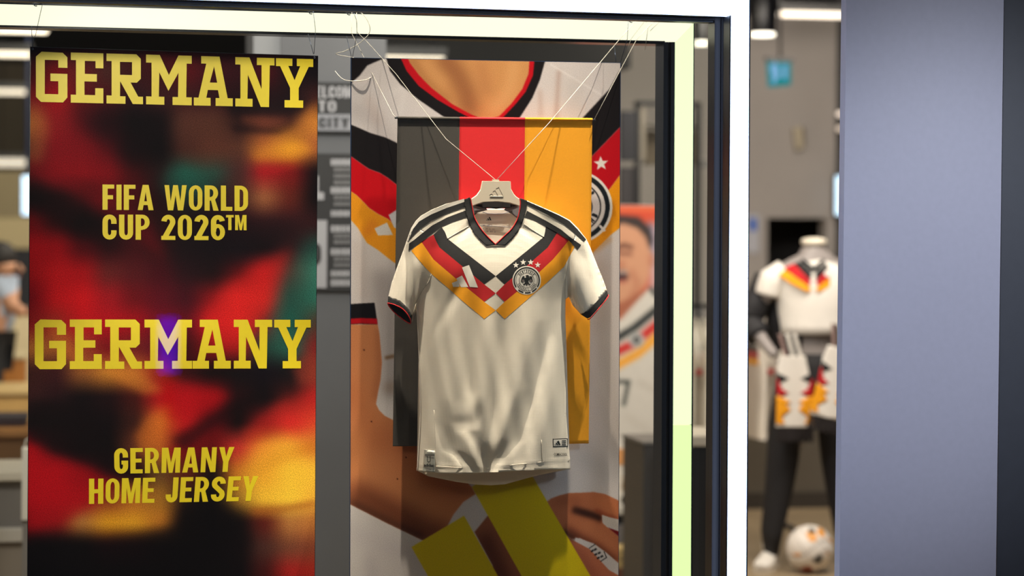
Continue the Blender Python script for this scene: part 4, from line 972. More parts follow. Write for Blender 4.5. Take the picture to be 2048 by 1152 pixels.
# ------------------------------------------------------------------ rear wall fittings
def lin_lamp(x0, x1, yc, h, zc, label, e=2.0, group='linear ceiling lamps deep in the store'):
    Y = yz((x0 + x1) / 2, zc); a, b = U(x0, yc, Y), U(x1, yc, Y); r_ = h / 2 / FPX * zc
    t = thing('linear_lamp', label, 'lamp', (a + b) / 2)
    m = mat('lamp_diffuser', (255, 244, 224), .5, emit=(255, 240, 222), estr=e)
    box('lamp_diffuser', (a.x, Y, min(a.z, b.z) - r_), (b.x, Y + .08, min(a.z, b.z) + r_), m, t, .008)
    box('lamp_housing', (a.x - .01, Y - .004, min(a.z, b.z) + r_), (b.x + .01, Y + .09, min(a.z, b.z) + r_ + .05), m_black, t)
    for q in (.2, .8): tube('suspension_wire', [a.lerp(b, q) + Vector((0, .04, .03)), Vector((a.lerp(b, q).x, Y + .04, 3.26 if Y > 3.9 else a.z + .6))], .004, m_black, t, 5)
    return t
lin_lamp(-160, 96, 57, 6, 13.5, 'topmost linear ceiling lamp at the upper left corner under the yellow tube', 1.7)
lin_lamp(-200, 62, 104, 9, 14.5, 'upper linear ceiling lamp left of the sign level with its top edge', 1.1)
lin_lamp(-200, 60, 180, 9, 17.0, 'middle linear ceiling lamp left of the sign', .95)
lin_lamp(-200, 52, 323, 13, 20.0, 'lowest linear lamp with rounded end left of the sign', .95)
lin_lamp(1562, 1700, 27, 9, 14.6, 'linear ceiling lamp beside the black pendant near the grey cladding', 1.6)
lin_lamp(766, 890, 113.5, 4, 12.0, 'thin linear lamp just above the photo banner', 1.3)
def pendant(cx_, y_, w_, zc, label, ytop):
    Y = yz(cx_, zc); c = U(cx_, y_, Y); r_ = w_ / 2 / FPX * zc
    t = thing('pendant_lamp', label, 'lamp', c, 'black cylinder pendant lamps')
    lathe('lamp_shade', [(r_ * .98, .0), (r_, .004), (r_, .42), (r_ * .3, .43)], m_black, t, c, 28)
    lathe('lamp_lens', [(r_ * .9, -.012), (r_ * .93, .0), (r_ * .9, .004)], mat('lamp_lens', (255, 246, 228), .4, emit=(255, 246, 226), estr=3.0), t, c - Vector((0, 0, .004)), 28)
    tube('suspension_rod', [c + Vector((0, 0, .43)), Vector((c.x, c.y, 3.26))], .008, m_black, t)
    return t
pendant(1526, 66, 52, 12.0, 'black cylinder pendant lamp at the top beside the white light frame', 0)
pendant(1402, 84, 30, 13.5, 'black cylinder pendant lamp seen through the glass right of the green-white tube', 0)
# exit sign
YE_ = yz(1560, 13.8)
ex = thing('exit_sign', 'glowing teal emergency exit sign hanging from the ceiling before the grey wall', 'exit sign', U(1560, 172, YE_))
pprism('sign_bracket', [(1533, 113), (1588, 115), (1588, 125), (1534, 123)], YE_, .05, m_black, ex)
pprism('sign_panel', [(1536, 122.5), (1582, 124), (1582, 170), (1539, 174)], YE_ + .005, .035, mat('teal_backlit_panel', (6, 40, 40), .9, spec=0.0, emit=(0, 150, 158), estr=.6), ex)
m_sw = mat('white_backlit_symbol', (60, 70, 80), .9, spec=0.0, emit=(120, 190, 245), estr=.6)
ED = lambda x, y: YE_ + .005
patch('sign_figure', [(1541, 130), (1550, 126), (1557, 130), (1556, 140), (1560, 148), (1554, 160), (1548, 168), (1543, 164), (1547, 154), (1542, 146)], ED, m_sw, ex, .003, 6, 0)
patch('sign_door', [(1565, 130), (1574, 130), (1573, 158), (1566, 159)], ED, m_sw, ex, .003, 6, 0)
tube('suspension_rod', [U(1560, 114, YE_ + .02), Vector((U(1560, 114, YE_).x, YE_ + .02, 3.26))], .008, m_black, ex)
# small wall things
Yw = Yfar - .06
sp = thing('wall_speaker', 'small beige wall speaker on the grey wall below the exit sign', 'speaker', U(1600, 298, Yw))
pprism('speaker_body', [(1588, 256), (1603, 252), (1606, 296), (1594, 300)], Yw, .05, mat('beige_plastic', (168, 158, 138), .6), sp)
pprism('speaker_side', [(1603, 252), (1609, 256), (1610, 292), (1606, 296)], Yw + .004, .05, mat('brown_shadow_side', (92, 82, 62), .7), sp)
nt_ = thing('wall_notice', 'small blue and white notice on the grey wall beside the doorway', 'notice', U(1506, 500, Yw))
pprism('notice_panel', [(1492, 428), (1519, 429), (1518, 506), (1492, 505)], Yfar - .012, .01, mat('pale_notice', (166, 168, 178), .7), nt_)
pprism('notice_field', [(1499, 436), (1513, 437), (1513, 462), (1499, 461)], Yfar - .016, .004, mat('blue_notice', (40, 90, 180), .6), nt_)
Yl = Yfar - .10
lp = thing('light_box', 'tall cold white light box on the dark wall beside the cladding', 'light box', U(1682, 430, Yl))
box('light_panel', (U(1674, 390, Yl).x, Yl, U(1680, 430, Yl).z), (U(1700, 390, Yl).x, Yl + .05, U(1680, 352, Yl).z), mat('cold_light', (220, 240, 255), .4, emit=(190, 230, 255), estr=1.4), lp)
box('light_frame', (U(1673, 390, Yl).x, Yl + .03, U(1680, 434, Yl).z), (U(1702, 390, Yl).x, Yl + .08, U(1680, 348, Yl).z), m_black, lp)
for y_, l_ in ((228, 'upper small wall lamp on the dark wall beside the cladding'), (258, 'lower dimmer wall lamp on the dark wall beside the cladding')):
    c_ = U(1684, y_, Yl); w_ = thing('wall_lamp', l_, 'lamp', c_)
    lathe('lamp_lens', [(.02, -.016), (.034, -.01), (.034, .01), (.02, .016)], mat('wall_lamp_glow', (255, 240, 225), .4, emit=(235, 220, 205), estr=1.2 if y_ < 240 else .5), w_, c_)
    tube('lamp_arm', [c_, c_ + Vector((0, .09, 0))], .01, m_black, w_)
# black shelving frame on the rear wall
Yr = yz(1330, 13.0)
rk = thing('shelving_rack', 'black metal shelf frame standing before the grey rear wall right of the photo banner', 'shelving', U(1330, 700, Yr))
def post(x0, x1, y0, y1, m_, nm, dy=0, floor=False, d=.05):
    return pbox(nm, x0, y0, x1, y1, Yr + dy, d, m_, rk, floor)
post(1272, 1279, 204, 800, m_black, 'post', 0, True); post(1393, 1401, 205, 800, m_black, 'post', 0, True)
post(1272, 1401, 203, 212, m_black, 'top_rail'); post(1279, 1393, 250, 258, mat('dark_brown_rail', (58, 52, 46), .6), 'rail', .02)
post(1393, 1430, 322, 334, mat('grey_rail', (92, 90, 90), .6), 'rail', .02)
post(1279, 1291, 215, 320, mat('greige_panel', (128, 120, 110), .7), 'side_panel', .01); post(1242, 1272, 222, 322, mat('navy_panel', (42, 41, 48), .7), 'side_panel', .0)
post(1242, 1272, 334, 410, mat('dark_violet_panel', (60, 56, 60), .7), 'side_panel', .02); post(1291, 1393, 262, 330, mat('olive_panel', (86, 76, 62), .7), 'back_panel', .1)

# ------------------------------------------------------------------ poster of a cheering player, plinth, trophy table
YPo = yz(1270, 10.4)
cp = Canvas(1140, 405, 1330, 1020, (214, 206, 198), .5)
cp.fill([(1140, 400), (1340, 400), (1340, 640), (1140, 640)], (205, 70, 40), 0); cp.fill([(1270, 470), (1340, 430), (1340, 620), (1300, 620), (1296, 540)], (200, 168, 172), 9)
cp.fill([(1296, 440), (1306, 452), (1308, 540), (1298, 500)], (96, 112, 150), 5)
cp.fill([(1140, 413), (1340, 413), (1340, 422), (1140, 422)], (220, 104, 62), 3)
face = [(1190, 470), (1200, 448), (1240, 436), (1275, 442), (1296, 466), (1302, 500), (1300, 545), (1292, 570), (1270, 596), (1240, 615), (1205, 612), (1190, 570)]
cp.fill(face, (206, 148, 116), 3); cp.fill([(1196, 470), (1200, 440), (1236, 430), (1278, 434), (1300, 456), (1306, 480), (1300, 500), (1292, 474), (1276, 456), (1248, 446), (1216, 452)], (46, 34, 34), 3)
cp.line([(1232, 496), (1248, 490), (1266, 496)], 8, (96, 56, 44), 3); cp.line([(1234, 506), (1264, 508)], 6, (120, 70, 56), 3); cp.line([(1226, 520), (1236, 530), (1250, 528)], 8, (178, 108, 84), 4)
cp.fill(ellipse(1243, 552, 13, 12, 20), (60, 30, 34), 3); cp.line([(1232, 545), (1255, 545)], 5, (206, 190, 180), 2); cp.line([(1234, 563), (1254, 563)], 6, (196, 110, 92), 2.5)
cp.fill(ellipse(1302, 520, 6, 16, 16), (190, 124, 98), 3); cp.line([(1262, 540), (1276, 570), (1262, 596)], 10, (178, 110, 84), 5, .7)
cp.fill([(1190, 590), (1240, 606), (1290, 578), (1300, 590), (1240, 640), (1190, 640)], (168, 98, 72), 3)
cp.fill([(1130, 690), (1240, 640), (1300, 574), (1345, 590), (1345, 1030), (1130, 1030)], (214, 206, 198), 2)
cp.line([(1228, 680), (1268, 656), (1345, 592)], 14, (36, 40, 42), 2.5); cp.line([(1228, 706), (1270, 686), (1345, 622)], 17, (206, 44, 40), 2.5); cp.line([(1228, 734), (1275, 708), (1345, 646)], 17, (244, 168, 60), 2.5)
cp.line([(1300, 575), (1312, 590), (1345, 610)], 8, (44, 44, 46), 2.5); cp.fill(ellipse(1273, 680, 16, 16, 24), (206, 204, 202), 2); cp.fill(ellipse(1273, 680, 6, 7, 16), (40, 40, 44), 2); cp.line(ellipse(1273, 680, 12.5, 12.5, 24), 1.6, (70, 70, 74), 1)
cp.line([(1233, 764), (1257, 764), (1247, 812)], 7, (60, 66, 64), 1.8)
cp.line([(1275, 760), (1320, 790)], 8, (190, 180, 170), 4, .6); cp.line([(1250, 830), (1320, 880)], 14, (196, 186, 176), 6, .5)
po = thing('player_poster', 'poster of a cheering short-haired player in white shirt standing behind the photo banner', 'poster', U(1262, 1010, YPo))
printed('printed_face', [(1150, 409), (1326, 412), (1324, 1012), (1148, 1010)], YPo, 90, 300, cp, mat('poster_print', rough=.6, attr='ink', noise=.04, nscale=60), po)
pprism('poster_board', [(1149, 408), (1326.5, 411), (1324.5, 1013), (1147, 1011)], YPo + .001, .02, mat('white_board', (210, 205, 200), .7), po)
for q_ in (1180, 1300): pbox('stand_leg', q_, 1005, q_ + 8, 1100, YPo + .03, .03, m_black, po, True)
Yt = yz(1250, 9.8)
tb = thing('display_table', 'dark display table holding the small trophy at the foot of the player poster', 'table', (U(1250, 1030, Yt).x, Yt, 0))
pbox('table_top', 1190, 1014, 1289, 1030, Yt, .45, mat('white_table_edge', (190, 184, 176), .6), tb, False, .004)
pbox('table_body', 1196, 1030, 1285, 1097, Yt + .02, .4, mat('black_table_body', (30, 28, 30), .6), tb, True)
cl = pprism('draped_cloth', [(1200, 1062), (1286, 1040), (1286, 1066), (1222, 1096), (1200, 1096)], Yt - .012, .02, mat('grey_folded_cloth', (104, 98, 98), .9), tb)
cr_ = thing('wooden_crate', 'pale wooden crate on the floor below the trophy table', 'crate', (U(1240, 1130, Yt - .3).x, Yt - .25, 0))
mw = mat('pale_wood', (176, 150, 98), .6, noise=.15, nscale=12)
for q, (a, b) in enumerate(((1100, 1117), (1119, 1136))): pbox('board', 1190, a, 1284, b, Yt - .25, .18, mw, cr_)
pbox('crate_base', 1188, 1137, 1286, 1160, Yt - .26, .2, mat('red_brown_wood', (104, 62, 44), .6), cr_, True)
tc = U(1256, 1003, Yt + .12); tc.z = U(1250, 1014, Yt).z
tr_ = thing('trophy', 'small golden cup trophy on a dark base in front of the player poster', 'trophy', tc)
mgold = mat('polished_gold', (200, 150, 60), .3, .9)
lathe('trophy_base', [(.03, 0), (.034, .004), (.03, .03), (.022, .036)], m_black, tr_, tc, 18)
lathe('trophy_cup', [(.016, .034), (.012, .05), (.016, .075), (.024, .1), (.026, .112), (.02, .128), (.006, .134)], mgold, tr_, tc, 18)
for sx in (-1, 1): tube('trophy_figure', smooth_path([tc + Vector((sx * .012, 0, .04)), tc + Vector((sx * .024, -.006, .07)), tc + Vector((sx * .02, 0, .1))], 4), .006, mgold, tr_)
cd_c = U(1240, 940, Yt + .25)
cd = thing('product_card', 'small white product card with orange print standing before the player poster', 'card', (cd_c.x, cd_c.y, tc.z))
pprism('card_panel', [(1200, 890), (1265, 892), (1264, 1014), (1199, 1014)], Yt + .22, .01, mat('white_card', (222, 214, 204), .7), cd)
pprism('card_print', [(1210, 896), (1250, 898), (1256, 930), (1212, 928)], Yt + .216, .004, mat('orange_print', (214, 150, 92), .7), cd)
Ypl = yz(1300, 9.0)
pl = thing('plinth', 'charcoal plinth beside the glowing inner tube at the foot of the poster', 'plinth', (U(1306, 1000, Ypl).x, Ypl, 0))
pbox('plinth_body', 1287, 888, 1420, 1100, Ypl, .35, mat('charcoal_laminate', (66, 62, 60), .5, noise=.08, nscale=5), pl, True, .004)
pbox('plinth_top', 1286, 883, 1421, 888.5, Ypl - .003, .36, mat('grey_laminate', (112, 108, 104), .5), pl)
Yk = yz(1410, 8.6)
kb = thing('cabinet', 'low black cabinet with cream top between the inner tube and the window mullion', 'cabinet', (U(1420, 1000, Yk).x, Yk, 0))
pbox('cabinet_body', 1384, 894, 1462, 1100, Yk, .4, mat('black_laminate', (26, 25, 27), .45), kb, True, .004)
pbox('cabinet_top', 1382, 872, 1462, 893, Yk - .01, .42, mat('cream_top', (196, 184, 168), .5), kb, False, .004)

# ------------------------------------------------------------------ rail of jerseys behind the mannequin
Yh = yz(1460, 11.6)
zr = U(1460, 612, Yh).z
x0_, x1_ = U(1360, 620, Yh).x, U(1545, 620, Yh).x
rail = thing('clothes_rail', 'black clothes rail of white jerseys behind the window mullion', 'clothes rail', ((x0_ + x1_) / 2, Yh, 0))
tube('rail_bar', [(x0_ - .05, Yh, zr), (x1_ + .05, Yh, zr)], .012, m_black, rail, 10)
for x_ in (x0_ - .05, x1_ + .05):
    tube('rail_post', [(x_, Yh, zr), (x_, Yh, .012)], .012, mat('grey_metal_post', (110, 104, 98), .4, .5), rail, 8); tube('rail_foot', [(x_, Yh - .22, .014), (x_, Yh + .22, .014)], .014, m_black, rail, 8)
m_rj = mat('white_rail_jersey', (232, 224, 212), .85, noise=.03, nscale=40); m_rr = mat('red_rail_trim', (170, 20, 30), .85)
m_ry = mat('gold_rail_print', (240, 170, 30), .85)
def rail_jersey(loc, rz, label):
    t = thing('hanging_jersey', label, 'jersey', (0, 0, 0), 'white jerseys on the rail')
    sec = [(-.05, .0), (-.11, .05), (-.22, .17), (-.30, .19), (-.62, .17), (-.66, .18)]
    vs, fs = [], []; th = [.006, .009, .013, .014, .015, .013]
    for (z_, h_), e in zip(sec, th):
        vs += [Vector((e * math.cos(a), h_ * math.sin(a) if h_ else .01 * math.sin(a), z_)) for a in np.linspace(0, 2 * math.pi, 14)[:-1]]
    for q in range(len(sec) - 1):
        for k in range(13): fs.append((q * 13 + k, q * 13 + (k + 1) % 13, (q + 1) * 13 + (k + 1) % 13, (q + 1) * 13 + k))
    pylist('jersey_body', vs, fs, m_rj, t, True)
    for s in (-1, 1):
        tube('sleeve', [(0, s * .15, -.1), (.012, s * .2, -.2), (.018, s * .205, -.3)], [.012, .015, .015], m_rj, t, 8)
        tube('cuff', [(.018, s * .205, -.3), (.02, s * .206, -.325)], [.016, .016], m_rr, t, 8)
        for zc_, mm in ((-.2, m_black), (-.235, m_rr), (-.27, m_ry)):
            box('chest_band', (s * .0135 - .003, -.11, zc_ - .014), (s * .0135 + .003, .11, zc_ + .014), mm, t)
    tube('hanger_hook', smooth_path([(0, 0, -.05), (0, 0, -.02), (0, .018, .005), (0, .012, .02), (0, -.006, .016)], 4), .003, m_clip, t, 5)
    t.location = loc; t.rotation_euler = (0, 0, rz)
    return t
def copy_tree(o, parent=None):
    c = o.copy(); COL.objects.link(c)
    if parent is not None: c.parent = parent
    for ch in list(o.children): copy_tree(ch, c)
    return c
pos = [(1376, -.08), (1392, .1), (1405, -.05), (1418, .12), (1436, -.1), (1505, .08), (1517, -.06), (1530, .1)]
nm_ = ['leftmost white jersey on the rail, beside the green-white tube', 'second white jersey from the left on the rail', 'third white jersey from the left on the rail', 'fourth white jersey from the left on the rail, beside the mullion',
       'white jersey on the rail hidden behind the window mullion', 'white jersey on the rail just right of the white light frame', 'white jersey on the rail behind the elbow of the mannequin', 'rightmost white jersey on the rail, nearest the mannequin']
first = None
for (px_, rz), l_ in zip(pos, nm_):
    loc = (U(px_, 612, Yh).x, Yh, zr - .012)
    if first is None: first = rail_jersey(loc, rz, l_)
    else:
        c = copy_tree(first); c.location = loc; c.rotation_euler = (0, 0, rz); c['label'] = l_

# ------------------------------------------------------------------ mannequin in the white jersey top
Ym = yz(1628, 10.2); MPX = 10.2 / FPX
mq = thing('mannequin', 'headless grey mannequin in white chevron jersey top, dark jacket, black trousers and white shoes', 'mannequin', (U(1628, 1130, Ym).x, Ym, 0))
def Q(px_, py_, dy=0.0):
    p = U(px_, py_, Ym); p.y += dy; return p
m_mq = mat('grey_mannequin', (148, 140, 136), .5)
bm = bmesh.new(); sl = bm.verts.layers.skin.verify()
rad = {}
def sv(p, r_):
    v = bm.verts.new(p); v[sl].radius = (r_, r_); return v
pel = sv(Q(1631, 735), .115); bm.verts.ensure_lookup_table()
wa = sv(Q(1631, 686), .095); ch = sv(Q(1630, 600), .115); nb = sv(Q(1629, 530), .075); nk = sv(Q(1628, 500), .052); nt2 = sv(Q(1628, 487), .054)
for a, b in ((pel, wa), (wa, ch), (ch, nb), (nb, nk), (nk, nt2)): bm.edges.new((a, b))
armsL = [(1568, 545, .0, .05), (1532, 590, .02, .042), (1508, 640, .06, .036), (1522, 680, -.02, .03), (1540, 712, -.09, .022)]
armsR = [(1694, 545, .0, .05), (1722, 590, .02, .042), (1744, 645, .06, .036), (1730, 690, -.02, .03), (1712, 720, -.09, .022)]
for A_ in (armsL, armsR):
    pv = nb
    for x_, y_, dy, r_ in A_:
        v = sv(Q(x_, y_, dy), r_); bm.edges.new((pv, v)); pv = v
legs = [[(1598, 760, 0, .085), (1568, 930, -.01, .06), (1546, 1085, .0, .035), (1543, 1112, .0, .034)], [(1664, 760, 0, .085), (1690, 930, -.01, .06), (1712, 1085, .02, .035), (1714, 1112, .02, .034)]]
for A_ in legs:
    pv = pel
    for x_, y_, dy, r_ in A_:
        v = sv(Q(x_, y_, dy), r_); bm.edges.new((pv, v)); pv = v
me = bpy.data.meshes.new('body'); bm.to_mesh(me); bm.free()
body = link('body', me, m_mq, mq)
me.skin_vertices[0].data[0].use_root = True
body.modifiers.new('skin', 'SKIN').use_smooth_shade = True
s_ = body.modifiers.new('sub', 'SUBSURF'); s_.levels = 2; s_.render_levels = 2
for (wx, wy, sx) in ((1540, 712, 1), (1712, 720, -1)):   # fingers: five unequal bent chains from the palm
    for q, (ox, oy, L_) in enumerate(((9, 4, .045), (2, 12, .08), (7, 13, .088), (12, 12, .082), (16, 10, .066))):
        b0 = Q(wx + sx * ox * .6, wy + oy * .5, -.09); d1 = Vector(((.5 if q else .9) * sx, -.35, -.8 if q else -.3)).normalized()
        d2 = Vector((.3 * sx, .25, -.9)).normalized(); L2 = L_
        tube('finger', smooth_path([b0, b0 + d1 * L2 * .5, b0 + d1 * L2 * .5 + d2 * L2 * .6], 4), [.0095] * 5 + [.0088] * 3 + [.007], m_mq, body, 7)
lathe('neck_cap', [(.04, 0), (.056, .004), (.058, .02), (.052, .03), (.02, .036)], mat('cream_neck_cap', (238, 228, 208), .4), mq, Q(1628, 491), 28)
def rows_at(rows, y):
    for a, b in zip(rows, rows[1:]):
        if y <= b[0]: break
    t = min(1, max(0, (y - a[0]) / (b[0] - a[0]))); return [a[k] + (b[k] - a[k]) * t for k in range(1, 4)]
def body_loft(name, rows, m_, parent, seg=28, dy=0, caps=False):
    vs, fs = [], []
    for y_, xl, xr, ry in rows:
        c = Q((xl + xr) / 2, y_, dy); a = (Q(xr, y_).x - Q(xl, y_).x) / 2
        for k in range(seg):
            an = 2 * math.pi * k / seg; vs.append(c + Vector((a * math.cos(an), ry * math.sin(an), 0)))
    n = len(rows)
    for q in range(n - 1):
        for k in range(seg): fs.append((q * seg + k, (q + 1) * seg + k, (q + 1) * seg + (k + 1) % seg, q * seg + (k + 1) % seg))
    o = pylist(name, vs, fs, m_, parent, True)
    o.modifiers.new('cloth', 'SOLIDIFY').thickness = .004
    return o
srows = [(519, 1603, 1655, .062), (526, 1585, 1674, .082), (536, 1566, 1692, .1), (552, 1551, 1707, .116), (580, 1551, 1708, .128), (620, 1556, 1704, .126), (650, 1559, 1702, .124), (667, 1559, 1701, .126)]
m_ms = mat('white_mannequin_jersey', (236, 230, 220), .85, noise=.03, nscale=25)
body_loft('jersey_top', srows, m_ms, mq)
def SD(x, y):
    xl, xr, ry = rows_at(srows, y); u = (x - (xl + xr) / 2) / ((xr - xl) / 2)
    return Ym - ry * math.sqrt(max(.02, 1 - min(1, u * u))) - .005
tube('jersey_sleeve', smooth_path([Q(1566, 542), Q(1547, 556, .0), Q(1537, 590, .01)], 4), [.05] * 4 + [.062] * 5, m_ms, mq, 14)
tube('jersey_sleeve', smooth_path([Q(1692, 542), Q(1710, 556, .0), Q(1722, 590, .01)], 4), [.05] * 4 + [.062] * 5, m_ms, mq, 14)
def mir(P): return [(1258 * 2 + 742 - a - 0 if False else 2 * 1627 - a, b) for a, b in P][::-1]
for nm, m_, P in (('black', m_jk, [(1588, 527), (1600, 522), (1623, 545), (1623, 556), (1616, 556)]), ('red', m_jr, [(1562, 520 + 14), (1574, 527), (1588, 527), (1616, 556), (1623, 563), (1616, 571)]), ('gold', m_jy, [(1551, 546), (1556, 538), (1562, 534), (1616, 571), (1623, 577), (1616, 584), (1580, 566)])):
    for PP in (P, mir(P)):
        o = patch('chest_band', PP, SD, m_, mq, .002, 5, .0); o['label'] = nm + ' chest band'
for P in ([(1600, 520), (1623, 541), (1627, 541), (1627, 533), (1607, 517)], mir([(1600, 520), (1623, 541), (1627, 541), (1627, 533), (1607, 517)])): patch('jersey_collar', P, lambda x, y: SD(x, max(y, 521)), m_jk, mq, .003, 5, 0)
patch('jersey_crest', ellipse(1657, 546, 8, 8, 18), SD, m_jw, mq, .005, 4, 0)
body_loft('jacket_body', [(528, 1570, 1690, .09), (560, 1540, 1718, .12), (620, 1544, 1716, .13), (700, 1538, 1722, .14)], mat('black_jacket', (30, 29, 32), .7), mq, 28, .07)
tube('jacket_sleeve', smooth_path([Q(1542, 556, .05), Q(1520, 605, .05), Q(1507, 640, .055), Q(1517, 672, .0)], 5), [.06] * 5 + [.066] * 5 + [.058] * 6, mat('black_jacket_sleeve', (30, 29, 32), .7), mq, 14)
tube('jacket_sleeve', smooth_path([Q(1716, 556, .05), Q(1735, 605, .05), Q(1746, 640, .055), Q(1736, 676, .0)], 5), [.06] * 5 + [.066] * 5 + [.058] * 6, mat('black_jacket_sleeve', (30, 29, 32), .7), mq, 14)
m_tr = mat('black_trousers', (26, 24, 26), .8)
body_loft('waistband', [(706, 1584, 1678, .108), (730, 1572, 1690, .122), (760, 1560, 1702, .13), (790, 1556, 1704, .125)], m_tr, mq)
body_loft('trouser_leg', [(740, 1556, 1631, .12), (790, 1548, 1626, .11), (845, 1539, 1606, .09), (920, 1534, 1596, .08), (974, 1531, 1586, .075), (1061, 1523, 1566, .06), (1108, 1529, 1556, .05)], m_tr, mq, 20)
body_loft('trouser_leg', [(740, 1631, 1706, .12), (790, 1634, 1712, .11), (845, 1635, 1716, .09), (920, 1643, 1722, .08), (974, 1652, 1728, .075), (1061, 1668, 1734, .06), (1108, 1690, 1732, .05)], m_tr, mq, 20)
m_sh = mat('white_shoe_leather', (232, 226, 216), .5)
def shoe(x_, y_, dx):
    sec = [(.10, .028, .075), (.06, .036, .085), (.0, .038, .075), (-.06, .044, .055), (-.12, .046, .045), (-.16, .03, .03)]
    base = Vector((U(x_, y_, Ym).x, Ym, 0)); vs, fs = [], []; seg = 14
    d = Vector((dx, -1, 0)).normalized(); s = Vector((-d.y, d.x, 0))
    for t_, w_, h_ in sec:
        for k in range(seg):
            an = 2 * math.pi * k / seg; vs.append(base - d * t_ + s * w_ * math.cos(an) + Vector((0, 0, .012 + h_ * .5 + h_ * .5 * math.sin(an))))
    for q in range(len(sec) - 1):
        for k in range(seg): fs.append((q * seg + k, q * seg + (k + 1) % seg, (q + 1) * seg + (k + 1) % seg, (q + 1) * seg + k))
    fs += [tuple(reversed(range(seg))), tuple((len(sec) - 1) * seg + k for k in range(seg))]
    o = pylist('shoe', vs, fs, m_sh, mq, True)
    prism3('shoe_sole', [base - d * t_ + s * w_ * 1.08 * sg_ + Vector((0, 0, .001)) for sg_, L_ in ((1, sec), (-1, sec[::-1])) for t_, w_, h_ in L_], (0, 0, .018), mat('cream_sole', (214, 204, 188), .6), o)
    lathe('shoe_collar', [(.04, .07), (.044, .1), (.034, .118)], m_sh, o, base - d * .05, 14)
shoe(1538, 1115, -.55); shoe(1718, 1115, .5)

Ypt = yz(1600, 12.4)
lw = thing('low_partition', 'low brown grey partition behind the legs of the mannequin', 'partition', (U(1590, 1000, Ypt).x, Ypt, 0))
pbox('partition_panel', 1470, 862, 1735, 1000, Ypt, .06, mat('brown_grey_laminate', (104, 97, 86), .6, noise=.08, nscale=4), lw, True)
pbox('partition_cap', 1468, 856, 1737, 862.5, Ypt - .01, .08, mat('grey_cap', (130, 124, 114), .5), lw)
pbox('kick_board', 1470, 985, 1735, 1000, Ypt - .012, .012, mat('dark_kick_board', (64, 58, 52), .6), lw, True)

# scarves held by the mannequin
Ysc = Ym - .16
def scarf(name, label, P0, tilt, loc, dy=0.0):
    t = thing(name, label, 'scarf', loc)
    cr0, sr0 = math.cos(tilt), math.sin(tilt); ox, oy = P0
    def X(P): return [(ox + a * cr0 - b * sr0, oy + a * sr0 + b * cr0) for a, b in P]
    D = lambda x, y: Ysc + dy + .012 * math.sin((x - ox) / 18.0)
    def pc(nm, P, m_, off=0): return patch(nm, X(P), D, m_, t, off, 6, .004)
    for a, m_ in ((-34, mat('dim_pink_knit', (150, 124, 118), .9)), (-27, m_jk), (-19, m_ms), (-12, m_jk), (-5, m_ms)):
        pc('scarf_band', [(a, -74), (a + 7.5, -74), (a + 24, -14), (a + 16.5, -14)], m_)
    pc('scarf_end', [(-30, -30), (21, -30), (26, -4), (30, 14), (32, 78), (36, 112), (-38, 112), (-36, 78), (-34, 14), (-36, -4)], m_ms, .004)
    for sx in (1, -1):
        def S(P): return [(a * sx, b) for a, b in P][::sx]
        pc('scarf_motif', S([(34, 4), (12, 15), (33, 26)]), m_jk, .007)
        pc('scarf_motif', S([(33, 26), (24, 32), (34, 32)]), m_jk, .007)
        pc('scarf_motif', S([(36, 16), (36, 46), (28, 52), (12, 44), (26, 36), (34, 16)]), m_jr, .008)
        pc('scarf_motif', S([(37, 50), (37, 106), (20, 106), (26, 92), (8, 78), (18, 66), (8, 62), (28, 52)]), m_jy, .008)
    fr_ = []
    for k in range(14):
        a = -37 + k * 5.3; pc('fringe', [(a, 110), (a + 4.9, 110), (a + 5.2, 140 + (k % 3) * 2), (a + .6, 141 + (k % 2) * 3)], mat('brown_black_fringe', (34, 28, 28), .9) if k == 0 else bpy.data.materials['brown_black_fringe'], .002)
    return t
scarf('football_scarf', 'white scarf with black, red and gold zigzag end hanging over the mannequin thigh', (1590, 742), .0, U(1590, 840, Ysc))
scarf('football_scarf', 'second zigzag scarf hanging tilted half hidden behind the grey cladding', (1680, 726), .22, U(1670, 840, Ysc - .05), -.05)

# football on the floor
bc = Vector((U(1620, 1083, Ym - .15).x, Ym - .15, .106)); br = .105
bl = thing('football', 'white match football with orange and black swirls on the floor by the mannequin', 'ball', (bc.x, bc.y, 0))
vs, fs, cs_ = [], [], []; NS, NR = 64, 40
def ball_col(d):
    x, z, y = d.x, d.z, d.y
    w = abs(z + .12 - .34 * math.sin(2.6 * x + .6)); c = np.array((236, 228, 218), float)
    o1_ = (x - .55) ** 2 + (z - .2) ** 2 < .10 or (x + .15) ** 2 + (z - .62) ** 2 < .05 or (x + .72) ** 2 + (z + .3) ** 2 < .05 or (x - .3) ** 2 + (z - .75) ** 2 < .03
    k1 = (x - .05) ** 2 + (z + .3) ** 2 < .05 or (x + .5) ** 2 + (z + .25) ** 2 < .02 or (x + .1) ** 2 + (z - .82) ** 2 < .012
    if o1_: c = np.array((236, 156, 40), float)
    if k1: c = np.array((40, 44, 46), float)
    if (x + .3) ** 2 + (z + .85) ** 2 < .06: c = np.array((150, 70, 40), float)
    if .10 < abs(w - .1) < .16: c = np.array((176, 168, 160), float)
    if abs(w - .1) < .10: c = np.array((242, 236, 228), float)
    return s2l(c)
for j_ in range(NR + 1):
    th_ = math.pi * j_ / NR
    for i_ in range(NS):
        ph = 2 * math.pi * i_ / NS; d = Vector((math.sin(th_) * math.cos(ph), math.sin(th_) * math.sin(ph), math.cos(th_)))
        vs.append(bc + d * br); cs_.append(tuple(ball_col(d)) + (1,))
for j_ in range(NR):
    for i_ in range(NS): fs.append((j_ * NS + i_, (j_ + 1) * NS + i_, (j_ + 1) * NS + (i_ + 1) % NS, j_ * NS + (i_ + 1) % NS))
bo = pylist('ball_shell', vs, fs, mat('ball_print', rough=.4, attr='ink'), bl, True)
